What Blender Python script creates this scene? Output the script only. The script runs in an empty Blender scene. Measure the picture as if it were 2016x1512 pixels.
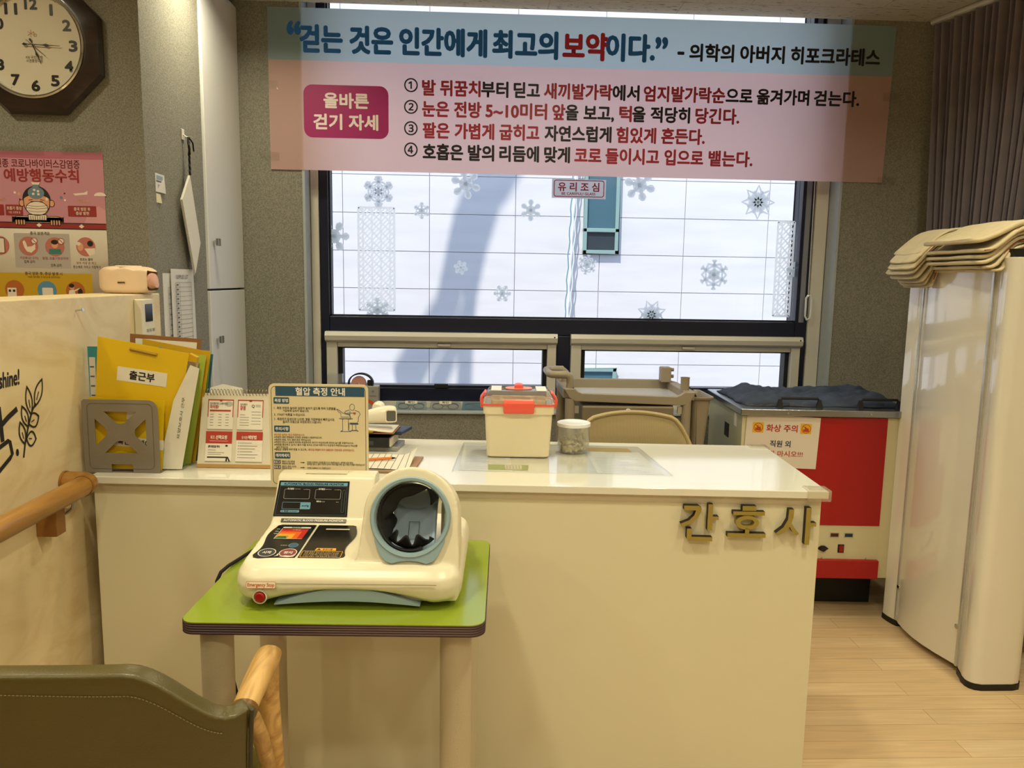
import bpy, bmesh, math, random
from mathutils import Vector as V, Matrix as M
random.seed(7)
S = bpy.context.scene
COL = S.collection
PI = math.pi
def R(a): return math.radians(a)
FZ = -0.057                                            # floor level

# ---------------------------------------------------------------- camera
F_PX, ROLL, PITCH, YAW, EYE = 1514.0, 0.0163, R(7.75), R(2.5), 1.35
_fw = V((math.sin(YAW)*math.cos(PITCH), math.cos(YAW)*math.cos(PITCH), -math.sin(PITCH)))
_r0 = V((math.cos(YAW), -math.sin(YAW), 0)); _u0 = _r0.cross(_fw)
_rt = _r0*math.cos(ROLL) + _u0*math.sin(ROLL); _up = _u0*math.cos(ROLL) - _r0*math.sin(ROLL)
cam = bpy.data.cameras.new('camera'); cam_o = bpy.data.objects.new('camera', cam); COL.objects.link(cam_o)
cam.sensor_fit = 'HORIZONTAL'; cam.sensor_width = 36.0; cam.lens = 36.0*F_PX/2016.0; cam.clip_start = 0.02; cam.clip_end = 200
cam_o.matrix_world = M(((_rt.x, _up.x, -_fw.x, 0), (_rt.y, _up.y, -_fw.y, 0), (_rt.z, _up.z, -_fw.z, EYE), (0, 0, 0, 1)))
S.camera = cam_o

# ---------------------------------------------------------------- exposure, sky, sun, lamps
S.view_settings.view_transform = 'Standard'; S.view_settings.look = 'None'
S.view_settings.gamma = 1.0; S.view_settings.exposure = 0.0; S.view_settings.use_curve_mapping = False
W = bpy.data.worlds.new('sky'); S.world = W; W.use_nodes = True
bg = W.node_tree.nodes['Background']; bg.inputs[0].default_value = (0.47, 0.60, 0.86, 1); bg.inputs[1].default_value = 1.75
SUN_DIR = V((0.30, 0.42, -0.86)).normalized()          # the way the sunlight travels
sun = bpy.data.lights.new('sun', 'SUN'); sun.energy = 5.6; sun.angle = R(0.6); sun.color = (1.0, 0.92, 0.82)
sun_o = bpy.data.objects.new('sun', sun); COL.objects.link(sun_o); sun_o.rotation_euler = SUN_DIR.to_track_quat('-Z', 'Y').to_euler()
sun_o.location = (0, 0, 12)
WARM = (1.0, 0.91, 0.62)
def downlight(x, y, e, spread=150, col=WARM, r=0.075):
    l = bpy.data.lights.new('downlight', 'AREA'); l.shape = 'DISK'; l.size = 2*r; l.energy = e; l.color = col; l.spread = R(spread)
    o = bpy.data.objects.new('downlight', l); COL.objects.link(o); o.location = (x, y, 2.572); return o
for _x, _y, _e in [(-0.93, 3.05, 8), (0.35, 2.75, 9), (1.75, 2.2, 9), (-1.7, 1.9, 8), (-0.55, 1.2, 12), (0.75, 1.15, 12), (2.1, 0.9, 10), (-1.7, 0.3, 9),
                   (-0.5, -0.4, 10), (0.8, -0.4, 10), (2.1, -0.6, 9), (-1.4, -1.9, 9), (0.2, -2.0, 9), (1.8, -2.0, 9)]:
    downlight(_x, _y, _e)

# ---------------------------------------------------------------- materials
def lin(c):
    return tuple((v/12.92 if v <= 0.04045 else ((v+0.055)/1.055)**2.4) for v in c)
def hexc(h):
    h = h.lstrip('#'); return lin(tuple(int(h[i:i+2], 16)/255 for i in (0, 2, 4)))
MATS = {}
def mat(name, col, rough=0.5, metal=0.0, var=0.0, vs=30.0, bump=0.0, bs=200.0, spec=0.5, trans=0.0, sub=None, coat=0.0, emit=None, estr=1.0, alpha=1.0, stretch=None):
    if name in MATS: return MATS[name]
    m = bpy.data.materials.new(name); MATS[name] = m; m.use_nodes = True
    nt = m.node_tree; b = nt.nodes['Principled BSDF']
    c = hexc(col) if isinstance(col, str) else col
    b.inputs['Base Color'].default_value = (*c, 1); b.inputs['Roughness'].default_value = rough; b.inputs['Metallic'].default_value = metal
    b.inputs['Specular IOR Level'].default_value = spec; b.inputs['Coat Weight'].default_value = coat; b.inputs['Alpha'].default_value = alpha
    m.diffuse_color = (*c, 1)
    tc = nt.nodes.new('ShaderNodeTexCoord'); vec = tc.outputs['Object']
    if stretch:
        mp = nt.nodes.new('ShaderNodeMapping'); mp.inputs['Scale'].default_value = stretch; nt.links.new(vec, mp.inputs[0]); vec = mp.outputs[0]
    n = nt.nodes.new('ShaderNodeTexNoise'); n.inputs['Scale'].default_value = vs; n.inputs['Detail'].default_value = 4; nt.links.new(vec, n.inputs['Vector'])
    if var > 0:
        r = nt.nodes.new('ShaderNodeMapRange'); r.inputs[1].default_value = 0.3; r.inputs[2].default_value = 0.7; r.inputs[3].default_value = 1-var; r.inputs[4].default_value = 1+var
        nt.links.new(n.outputs[0], r.inputs[0])
        mx = nt.nodes.new('ShaderNodeVectorMath'); mx.operation = 'SCALE'; mx.inputs[0].default_value = c; nt.links.new(r.outputs[0], mx.inputs['Scale'])
        nt.links.new(mx.outputs[0], b.inputs['Base Color'])
    else:
        r = nt.nodes.new('ShaderNodeMapRange'); r.inputs[3].default_value = max(0.02, rough-0.03); r.inputs[4].default_value = min(1, rough+0.03)
        nt.links.new(n.outputs[0], r.inputs[0]); nt.links.new(r.outputs[0], b.inputs['Roughness'])
    if bump > 0:
        n2 = nt.nodes.new('ShaderNodeTexNoise'); n2.inputs['Scale'].default_value = bs; n2.inputs['Detail'].default_value = 3; nt.links.new(vec, n2.inputs['Vector'])
        bp = nt.nodes.new('ShaderNodeBump'); bp.inputs['Strength'].default_value = bump; bp.inputs['Distance'].default_value = 0.002
        nt.links.new(n2.outputs[0], bp.inputs['Height']); nt.links.new(bp.outputs[0], b.inputs['Normal'])
    if emit:
        b.inputs['Emission Color'].default_value = (*hexc(emit), 1); b.inputs['Emission Strength'].default_value = estr
    if trans > 0:      # thin sheet that lets light through: paper, vinyl, banner cloth
        out = nt.nodes['Material Output']; t = nt.nodes.new('ShaderNodeBsdfTranslucent'); t.inputs[0].default_value = (*(sub if sub else c), 1)
        mixs = nt.nodes.new('ShaderNodeMixShader'); mixs.inputs[0].default_value = trans
        nt.links.new(b.outputs[0], mixs.inputs[1]); nt.links.new(t.outputs[0], mixs.inputs[2]); nt.links.new(mixs.outputs[0], out.inputs[0])
    return m
def clear(name, col=(0.95, 0.97, 0.97), gloss=0.08, milk=0.0, milkcol=(0.9, 0.9, 0.88), rough=0.03):
    """thin clear sheet: transparent with a reflective film, optionally milky"""
    if name in MATS: return MATS[name]
    m = bpy.data.materials.new(name); MATS[name] = m; m.use_nodes = True; nt = m.node_tree; out = nt.nodes['Material Output']
    nt.nodes.remove(nt.nodes['Principled BSDF'])
    t = nt.nodes.new('ShaderNodeBsdfTransparent'); t.inputs[0].default_value = (*col, 1)
    g = nt.nodes.new('ShaderNodeBsdfGlossy'); g.inputs['Roughness'].default_value = rough
    lw = nt.nodes.new('ShaderNodeLayerWeight'); lw.inputs[0].default_value = 0.5
    pw = nt.nodes.new('ShaderNodeMath'); pw.operation = 'POWER'; pw.inputs[1].default_value = 5.0; nt.links.new(lw.outputs['Facing'], pw.inputs[0])
    mu = nt.nodes.new('ShaderNodeMath'); mu.operation = 'MULTIPLY_ADD'; mu.inputs[1].default_value = 0.85; mu.inputs[2].default_value = gloss*0.5; mu.use_clamp = True; nt.links.new(pw.outputs[0], mu.inputs[0])
    base = t
    if milk > 0:
        d = nt.nodes.new('ShaderNodeBsdfDiffuse'); d.inputs[0].default_value = (*milkcol, 1)
        tl = nt.nodes.new('ShaderNodeBsdfTranslucent'); tl.inputs[0].default_value = (*milkcol, 1)
        ad = nt.nodes.new('ShaderNodeMixShader'); ad.inputs[0].default_value = 0.5; nt.links.new(d.outputs[0], ad.inputs[1]); nt.links.new(tl.outputs[0], ad.inputs[2])
        b = nt.nodes.new('ShaderNodeMixShader'); b.inputs[0].default_value = milk; nt.links.new(t.outputs[0], b.inputs[1]); nt.links.new(ad.outputs[0], b.inputs[2]); base = b
    x = nt.nodes.new('ShaderNodeMixShader'); nt.links.new(mu.outputs[0], x.inputs[0]); nt.links.new(base.outputs[0], x.inputs[1]); nt.links.new(g.outputs[0], x.inputs[2])
    nt.links.new(x.outputs[0], out.inputs[0]); return m
def wood(name, c1, c2, scale=6.0, axis=(1, 8, 8), rough=0.45, dist=2.0, contrast=(0.35, 0.7), coat=0.0):
    if name in MATS: return MATS[name]
    m = mat(name, c1, rough, coat=coat); nt = m.node_tree; b = nt.nodes['Principled BSDF']
    tc = nt.nodes.new('ShaderNodeTexCoord'); mp = nt.nodes.new('ShaderNodeMapping'); mp.inputs['Scale'].default_value = axis
    n = nt.nodes.new('ShaderNodeTexNoise'); n.inputs['Scale'].default_value = scale; n.inputs['Detail'].default_value = 6; n.inputs['Distortion'].default_value = dist
    cr = nt.nodes.new('ShaderNodeValToRGB'); cr.color_ramp.elements[0].position = contrast[0]; cr.color_ramp.elements[1].position = contrast[1]
    cr.color_ramp.elements[0].color = (*hexc(c2), 1); cr.color_ramp.elements[1].color = (*hexc(c1), 1)
    nt.links.new(tc.outputs['Object'], mp.inputs[0]); nt.links.new(mp.outputs[0], n.inputs['Vector']); nt.links.new(n.outputs[0], cr.inputs[0]); nt.links.new(cr.outputs[0], b.inputs['Base Color'])
    return m

# ---------------------------------------------------------------- mesh building
_TXT = {}
def glyphs(s):
    """outline of a line of lettering as flat polygons"""
    if s in _TXT: return _TXT[s]
    c = bpy.data.curves.new('t', 'FONT'); c.body = s; c.size = 1.0; c.resolution_u = 3; c.fill_mode = 'FRONT' if hasattr(c, 'fill_mode') else c.fill_mode
    o = bpy.data.objects.new('t', c); COL.objects.link(o)
    dg = bpy.context.evaluated_depsgraph_get(); me = bpy.data.meshes.new_from_object(o.evaluated_get(dg))
    vs = [(v.co.x, v.co.y) for v in me.vertices]; fs = [tuple(p.vertices) for p in me.polygons]
    bpy.data.objects.remove(o); bpy.data.curves.remove(c); bpy.data.meshes.remove(me)
    if not vs: vs = [(0, 0), (.01, 0), (0, .01)]; fs = [(0, 1, 2)]
    _TXT[s] = (vs, fs, min(v[0] for v in vs), max(v[0] for v in vs), min(v[1] for v in vs), max(v[1] for v in vs)); return _TXT[s]
def fr(o, ex, ey):
    """frame from origin and two axes; third axis faces out"""
    ex = V(ex).normalized(); ey = V(ey).normalized(); ez = ex.cross(ey); o = V(o)
    return M(((ex.x, ey.x, ez.x, o.x), (ex.y, ey.y, ez.y, o.y), (ex.z, ey.z, ez.z, o.z), (0, 0, 0, 1)))
def FRONT(x=0, y=0, z=0): return fr((x, y, z), (1, 0, 0), (0, 0, 1))     # faces the room's front (-Y)
def SIDE(x=0, y=0, z=0): return fr((x, y, z), (0, 1, 0), (0, 0, 1))      # faces +X
def TOP(x=0, y=0, z=0): return M.Translation((x, y, z))                  # faces up
I4 = M.Identity(4)
def rrect(x0, y0, x1, y1, r, n=5):
    P = []
    for cx, cy, a in ((x1-r, y0+r, -90), (x1-r, y1-r, 0), (x0+r, y1-r, 90), (x0+r, y0+r, 180)):
        for k in range(n+1): t = R(a+90*k/n); P.append((cx+r*math.cos(t), cy+r*math.sin(t)))
    return P
def ell(cx, cy, rx, ry=None, n=32, a0=0, a1=360):
    ry = rx if ry is None else ry; full = abs(a1-a0) >= 360
    return [(cx+rx*math.cos(R(a0+(a1-a0)*k/n)), cy+ry*math.sin(R(a0+(a1-a0)*k/n))) for k in range(n if full else n+1)]
class MB:
    def __init__(s, tf=None): s.v = []; s.f = []; s.m = []; s.mats = []; s.tf = tf or I4; s.k = 0
    def mi(s, m):
        if m not in s.mats: s.mats.append(m)
        return s.mats.index(m)
    def add(s, vs, fs, m, tf=None):
        t = s.tf @ tf if tf is not None else s.tf; b = len(s.v); i = s.mi(m)
        s.v += [tuple(t @ V(p)) for p in vs]; s.f += [tuple(b+q for q in f) for f in fs]; s.m += [i]*len(fs); return s
    def box(s, x0, x1, y0, y1, z0, z1, m, tf=None):
        return s.add([(x0, y0, z0), (x1, y0, z0), (x1, y1, z0), (x0, y1, z0), (x0, y0, z1), (x1, y0, z1), (x1, y1, z1), (x0, y1, z1)],
                     [(0, 3, 2, 1), (4, 5, 6, 7), (0, 1, 5, 4), (1, 2, 6, 5), (2, 3, 7, 6), (3, 0, 4, 7)], m, tf)
    def prism(s, poly, h0, h1, m, tf=None, side=None):
        n = len(poly); vs = [(x, y, h0) for x, y in poly]+[(x, y, h1) for x, y in poly]
        s.add(vs, [tuple(range(n-1, -1, -1)), tuple(range(n, 2*n))], m, tf)
        return s.add(vs, [(i, (i+1) % n, n+(i+1) % n, n+i) for i in range(n)], side or m, tf)
    def flat(s, poly, m, h=0.0, tf=None):
        return s.add([(x, y, h) for x, y in poly], [tuple(range(len(poly)))], m, tf)
    def ring(s, outer, inner, h0, h1, m, tf=None):
        """outer and inner loops of equal length, extruded"""
        n = len(outer); vs = [(x, y, h0) for x, y in outer]+[(x, y, h1) for x, y in outer]+[(x, y, h0) for x, y in inner]+[(x, y, h1) for x, y in inner]; fs = []
        for i in range(n):
            j = (i+1) % n; fs += [(i, j, n+j, n+i), (2*n+j, 2*n+i, 3*n+i, 3*n+j), (n+i, n+j, 3*n+j, 3*n+i), (j, i, 2*n+i, 2*n+j)]
        return s.add(vs, fs, m, tf)
    def outline(s, poly, w, m, h=0.0, tf=None):
        n = len(poly); cx = sum(p[0] for p in poly)/n; cy = sum(p[1] for p in poly)/n; inn = []
        for i in range(n):
            a, b, c = V(poly[i-1]), V(poly[i]), V(poly[(i+1) % n]); d1 = (b-a); d2 = (c-b)
            if d1.length < 1e-9: d1 = d2
            if d2.length < 1e-9: d2 = d1
            n1 = V((-d1.y, d1.x)).normalized(); n2 = V((-d2.y, d2.x)).normalized(); nn = (n1+n2)
            nn = nn.normalized() if nn.length > 1e-6 else n1; k = w/max(0.4, nn.dot(n1)); inn.append(tuple(b+nn*k))
        vs = [(x, y, h) for x, y in poly]+[(x, y, h) for x, y in inn]
        return s.add(vs, [(i, (i+1) % n, n+(i+1) % n, n+i) for i in range(n)], m, tf)
    def line(s, pts, w, m, h=0.0, tf=None):
        P = [V(p) for p in pts]; L = []; Rr = []
        for i, p in enumerate(P):
            d = (P[min(i+1, len(P)-1)]-P[max(i-1, 0)]).normalized(); nn = V((-d.y, d.x))*w/2; L.append(p+nn); Rr.append(p-nn)
        n = len(P); vs = [(q.x, q.y, h) for q in L]+[(q.x, q.y, h) for q in Rr]
        return s.add(vs, [(i, n+i, n+i+1, i+1) for i in range(n-1)], m, tf)
    def text(s, t, x0, x1, y0, y1, m, h=0.0, bold=0.0, mode='h', tf=None, align=None, slant=0.0):
        """lettering fitted to x0..x1; y0..y1 is the height of a full syllable block (mode h), a capital (l) or the bounding box (b)"""
        vs, fs, a, b, c, d = glyphs(t)
        if mode == 'h': _, _, _, _, c, d = glyphs('\ubdc1')
        elif mode == 'l': _, _, _, _, c, d = glyphs('H')
        sy = (y1-y0)/(d-c)
        if align == 'l': sx = sy; x1 = x0+(b-a)*sx
        elif align == 'c': sx = sy; xm = (x0+x1)/2; x0 = xm-(b-a)*sx/2
        elif align == 'r': sx = sy; x0 = x1-(b-a)*sx
        else: sx = (x1-x0)/(b-a)
        offs = [(0, 0)]
        if bold: offs += [(bold*math.cos(k*PI/4), bold*math.sin(k*PI/4)) for k in range(8)] if bold > 0.02 else [(bold, bold), (-bold, bold), (bold, -bold), (-bold, -bold)]
        for k, (ox, oy) in enumerate(offs):
            q = 2e-5*k; s.add([(x0+(x-a)*sx+ox*sy+slant*(y-c)*sy, y0+(y-c)*sy+oy*sy, h+q) for x, y in vs], fs, m, tf)
        return s
    def cyl(s, p0, p1, r, m, n=20, r2=None, tf=None):
        return s.tube([p0, p1], [r, r if r2 is None else r2], m, n, tf=tf)
    def tube(s, pts, r, m, n=10, closed=False, caps=True, tf=None, flat=1.0, up=None):
        P = [V(p) for p in pts]; N = len(P); rs = r if isinstance(r, (list, tuple)) else [r]*N; vs = []; fs = []; u = None
        for i, p in enumerate(P):
            if closed: d = (P[(i+1) % N]-P[i-1]).normalized()
            else: d = (P[min(i+1, N-1)]-P[max(i-1, 0)]).normalized()
            if u is None:
                u = V(up) if up else (V((0, 0, 1)) if abs(d.z) < 0.9 else V((1, 0, 0)))
            u = (u-d*u.dot(d)).normalized(); w = d.cross(u)
            for k in range(n): a = 2*PI*k/n; vs.append(tuple(p+(w*math.cos(a)+u*math.sin(a)*flat)*rs[i]))
        for i in range(N if closed else N-1):
            for k in range(n): a = i*n; b = ((i+1) % N)*n; fs.append((a+k, a+(k+1) % n, b+(k+1) % n, b+k))
        if caps and not closed: fs += [tuple(range(n-1, -1, -1)), tuple((N-1)*n+k for k in range(n))]
        return s.add(vs, fs, m, tf)
    def lathe(s, prof, m, n=32, tf=None, sx=1.0, sy=1.0):
        vs = []; fs = []; K = len(prof)
        for r, z in prof:
            for k in range(n): a = 2*PI*k/n; vs.append((max(r, 1e-5)*math.cos(a)*sx, max(r, 1e-5)*math.sin(a)*sy, z))
        for i in range(K-1):
            for k in range(n): fs.append((i*n+k, i*n+(k+1) % n, (i+1)*n+(k+1) % n, (i+1)*n+k))
        fs += [tuple(range(n-1, -1, -1)), tuple((K-1)*n+k for k in range(n))]
        return s.add(vs, fs, m, tf)
    def loft(s, rings, m, tf=None, caps=True):
        n = len(rings[0]); vs = [p for r_ in rings for p in r_]; fs = []
        for i in range(len(rings)-1):
            for k in range(n): fs.append((i*n+k, i*n+(k+1) % n, (i+1)*n+(k+1) % n, (i+1)*n+k))
        if caps: fs += [tuple(range(n-1, -1, -1)), tuple((len(rings)-1)*n+k for k in range(n))]
        return s.add(vs, fs, m, tf)
    def grid(s, nu, nv, fn, m, tf=None):
        vs = [fn(i/nu, j/nv) for i in range(nu+1) for j in range(nv+1)]
        return s.add(vs, [(i*(nv+1)+j, (i+1)*(nv+1)+j, (i+1)*(nv+1)+j+1, i*(nv+1)+j+1) for i in range(nu) for j in range(nv)], m, tf)
    def mesh(s, name, ang=35, weld=False, fixn=True):
        me = bpy.data.meshes.new(name); me.from_pydata(s.v, [], s.f)
        for m in s.mats: me.materials.append(m)
        me.polygons.foreach_set('material_index', s.m); me.update()
        if weld or fixn:
            b = bmesh.new(); b.from_mesh(me)
            if weld: bmesh.ops.remove_doubles(b, verts=b.verts, dist=1e-5)
            if fixn: bmesh.ops.recalc_face_normals(b, faces=[f for f in b.faces if any(not e.is_boundary for e in f.edges)])
            b.to_mesh(me); b.free()
        me.polygons.foreach_set('use_smooth', [True]*len(me.polygons))
        me.set_sharp_from_angle(angle=R(ang)); me.update(); return me
    def build(s, name, parent=None, bevel=0.0, seg=2, sub=0, solid=0.0, ang=35, weld=False, loc=None, rz=None, soff=-1, fixn=True):
        o = bpy.data.objects.new(name, s.mesh(name, ang, weld or bevel > 0 or sub > 0 or solid > 0, fixn)); COL.objects.link(o)
        if parent: o.parent = parent
        if loc: o.location = loc
        if rz: o.rotation_euler = (0, 0, rz)
        if solid: md = o.modifiers.new('solid', 'SOLIDIFY'); md.thickness = solid; md.offset = soff
        if bevel: md = o.modifiers.new('bevel', 'BEVEL'); md.width = bevel; md.segments = seg; md.limit_method = 'ANGLE'; md.angle_limit = R(40); md.harden_normals = True
        if sub: md = o.modifiers.new('sub', 'SUBSURF'); md.levels = sub; md.render_levels = sub
        return o
def tag(o, label, cat, group=None, kind=None):
    o['label'] = label; o['category'] = cat
    if group: o['group'] = group
    if kind: o['kind'] = kind
    return o
def thing(name, label, cat, loc=(0, 0, 0), rz=0.0, group=None):
    o = bpy.data.objects.new(name, None); o.empty_display_size = 0.05; COL.objects.link(o); o.location = loc; o.rotation_euler = (0, 0, rz)
    return tag(o, label, cat, group)
def struct(o): o['kind'] = 'structure'; return o
# ================================================================ ROOM SHELL
def wallpaper():
    m = mat('wallpaper', '#8d877c', 0.9, bump=0.6, bs=260.0); nt = m.node_tree; b = nt.nodes['Principled BSDF']
    tc = nt.nodes.new('ShaderNodeTexCoord'); n = nt.nodes.new('ShaderNodeTexNoise'); n.inputs['Scale'].default_value = 210; n.inputs['Detail'].default_value = 3
    n2 = nt.nodes.new('ShaderNodeTexNoise'); n2.inputs['Scale'].default_value = 1.6
    cr = nt.nodes.new('ShaderNodeValToRGB'); cr.color_ramp.elements[0].position = 0.36; cr.color_ramp.elements[1].position = 0.64
    cr.color_ramp.elements[0].color = (*hexc('#747268'), 1); cr.color_ramp.elements[1].color = (*hexc('#928f84'), 1)
    nt.links.new(tc.outputs['Object'], n.inputs['Vector']); nt.links.new(tc.outputs['Object'], n2.inputs['Vector']); nt.links.new(n.outputs[0], cr.inputs[0])
    nt.links.new(cr.outputs[0], b.inputs['Base Color']); return m
def floor_mat():
    m = mat('floor_planks', '#c9a877', 0.38); nt = m.node_tree; b = nt.nodes['Principled BSDF']
    tc = nt.nodes.new('ShaderNodeTexCoord'); br = nt.nodes.new('ShaderNodeTexBrick'); br.offset = 0.37; br.offset_frequency = 2
    br.inputs['Scale'].default_value = 1.0; br.inputs['Brick Width'].default_value = 0.92; br.inputs['Row Height'].default_value = 0.087
    br.inputs['Mortar Size'].default_value = 0.0012; br.inputs['Mortar Smooth'].default_value = 0.4; br.inputs['Bias'].default_value = 0.0
    br.inputs['Color1'].default_value = (*hexc('#d9bf98'), 1); br.inputs['Color2'].default_value = (*hexc('#cfb187'), 1); br.inputs['Mortar'].default_value = (*hexc('#a5875f'), 1)
    mp = nt.nodes.new('ShaderNodeMapping'); mp.inputs['Scale'].default_value = (1.2, 22, 1)
    n = nt.nodes.new('ShaderNodeTexNoise'); n.inputs['Scale'].default_value = 3; n.inputs['Detail'].default_value = 6; n.inputs['Distortion'].default_value = 0.8
    r = nt.nodes.new('ShaderNodeMapRange'); r.inputs[1].default_value = .3; r.inputs[2].default_value = .7; r.inputs[3].default_value = .88; r.inputs[4].default_value = 1.08
    mx = nt.nodes.new('ShaderNodeVectorMath'); mx.operation = 'SCALE'
    L = nt.links.new; L(tc.outputs['Object'], br.inputs[0]); L(tc.outputs['Object'], mp.inputs[0]); L(mp.outputs[0], n.inputs[0]); L(n.outputs[0], r.inputs[0])
    L(br.outputs[0], mx.inputs[0]); L(r.outputs[0], mx.inputs['Scale']); L(mx.outputs[0], b.inputs['Base Color']); return m
def ceiling_mat():
    m = mat('ceiling_tile', '#b9b2a6', 0.9); nt = m.node_tree; b = nt.nodes['Principled BSDF']
    tc = nt.nodes.new('ShaderNodeTexCoord'); mp = nt.nodes.new('ShaderNodeMapping'); mp.inputs['Scale'].default_value = (28, 110, 1)
    n = nt.nodes.new('ShaderNodeTexNoise'); n.inputs['Scale'].default_value = 1.0; n.inputs['Detail'].default_value = 3
    cr = nt.nodes.new('ShaderNodeValToRGB'); cr.color_ramp.elements[0].position = 0.30; cr.color_ramp.elements[1].position = 0.40
    cr.color_ramp.elements[0].color = (*hexc('#6f685e'), 1); cr.color_ramp.elements[1].color = (*hexc('#c4bdb1'), 1)
    br = nt.nodes.new('ShaderNodeTexBrick'); br.offset = 0.5; br.inputs['Scale'].default_value = 1; br.inputs['Brick Width'].default_value = .6; br.inputs['Row Height'].default_value = .3; br.inputs['Mortar Size'].default_value = .0015
    br.inputs['Color1'].default_value = (1, 1, 1, 1); br.inputs['Color2'].default_value = (.96, .96, .96, 1); br.inputs['Mortar'].default_value = (.55, .53, .5, 1)
    mx = nt.nodes.new('ShaderNodeVectorMath'); mx.operation = 'MULTIPLY'; L = nt.links.new
    L(tc.outputs['Object'], mp.inputs[0]); L(mp.outputs[0], n.inputs[0]); L(n.outputs[0], cr.inputs[0]); L(tc.outputs['Object'], br.inputs[0]); L(cr.outputs[0], mx.inputs[0]); L(br.outputs[0], mx.inputs[1]); L(mx.outputs[0], b.inputs['Base Color'])
    return m
WP = wallpaper(); PLASTER = mat('plaster', '#cfc7b8', 0.9, var=0.03, vs=8)
CEIL = 2.588
struct(MB().box(-3.4, 3.6, -3.6, 4.1, FZ-0.08, FZ, floor_mat()).build('floor'))
struct(MB().box(-3.4, 3.6, -3.6, 3.75, CEIL, CEIL+0.08, ceiling_mat()).box(-3.4, 3.6, 3.75, 4.1, CEIL+.14, CEIL+.2, PLASTER).box(-3.4, 3.6, 3.70, 3.75, CEIL+.08, CEIL+.2, PLASTER).build('ceiling'))
WX0, WX1, WZ0 = -0.838, 1.748, 0.70                   # window opening
wb = MB(); wb.box(-1.75, WX0, 3.75, 4.0, FZ, CEIL+.16, WP); wb.box(WX1, 3.6, 3.75, 4.0, FZ, CEIL+.16, WP); wb.box(WX0, WX1, 3.75, 4.0, FZ, WZ0-0.012, WP)
struct(wb.build('wall_back'))
struct(MB().box(-3.4, -1.13, 2.715, 2.9, FZ, CEIL, WP).box(-1.75, -1.13, 2.9, 3.268, FZ, CEIL, WP).build('wall_left'))
struct(MB().box(-3.55, -3.4, -3.6, 2.9, FZ, CEIL, PLASTER).build('wall_far_left'))
struct(MB().box(3.6, 3.75, -3.6, 4.0, FZ, CEIL, PLASTER).build('wall_right'))
struct(MB().box(-3.55, 3.75, -3.75, -3.6, FZ, CEIL, PLASTER).build('wall_front'))
struct(MB().box(2.12, 3.6, 3.735, 3.75, FZ, 0.07, mat('skirting', '#5b4c3c', 0.6)).build('baseboard_back'))

# ---------------------------------------------------------------- window
NAVY = mat('navy_frame', '#0b1430', 0.35, var=0.05); SILV = mat('silver_trim', '#d2cfc6', 0.42, metal=0.1, var=0.04, vs=6, stretch=(1, 1, 1))
REVEAL = mat('reveal_paint', '#a7aeb2', 0.55, var=0.03); GLASS = clear('window_glass', (0.96, 0.98, 0.98), 0.05)
GASK = mat('black_gasket', '#090b10', 0.5); CHROME = mat('chrome', '#cfd2d4', 0.12, metal=1.0)
win = thing('window_1', 'large navy framed window under the banner with two low vents', 'window', (0.455, 3.85, 1.65)); struct(win)
def wpart(mb, name, parent=win, **k):
    o = mb.build(name, None, **k); o.parent = parent; o.matrix_parent_inverse = M.Translation(-V(parent.location)); return o
rv = MB(); rv.box(WX0, WX0+0.012, 3.745, 3.95, WZ0, CEIL+.14, REVEAL); rv.box(WX1-0.012, WX1, 3.745, 3.95, WZ0, CEIL+.14, REVEAL); wpart(rv, 'reveal')
sl = MB(); sl.box(WX0, WX1, 3.735, 3.95, WZ0-0.012, WZ0, REVEAL); wpart(sl, 'sill', bevel=0.003)
tr = MB()
tr.box(-0.824, -0.786, 3.848, 3.95, WZ0, CEIL+.14, SILV); tr.box(1.668, 1.733, 3.848, 3.95, WZ0, CEIL+.14, SILV); tr.box(-0.786, 1.668, 3.845, 3.95, WZ0, 0.732, SILV)
wpart(tr, 'trim', bevel=0.003)
nf = MB()
nf.box(-0.786, -0.743, 3.86, 3.97, 0.732, CEIL+.14, NAVY); nf.box(1.606, 1.668, 3.86, 3.97, 0.732, CEIL+.14, NAVY)
nf.box(-0.743, 1.606, 3.86, 3.97, 0.732, 0.80, NAVY); nf.box(-0.743, 1.606, 3.86, 3.97, 2.70, CEIL+.14, NAVY)
wpart(nf, 'frame', bevel=0.004)
wpart(MB().box(-0.743, 1.606, 3.855, 3.97, 1.072, 1.156, NAVY), 'transom', bevel=0.006)
wpart(MB().box(0.391, 0.458, 3.855, 3.97, 0.80, 1.072, NAVY), 'mullion', bevel=0.005)
gs = MB(); gs.box(-0.743, -0.736, 3.885, 3.91, 1.156, 2.70, GASK); gs.box(1.622, 1.646, 3.852, 3.862, 1.156, 2.70, mat('grey_strip', '#7d8290', 0.5)); gs.box(-0.743, 1.606, 3.885, 3.91, 1.156, 1.163, GASK); wpart(gs, 'gasket')
wpart(MB().box(-0.743, 1.606, 3.905, 3.911, 1.156, 2.70, GLASS), 'pane')
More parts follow.
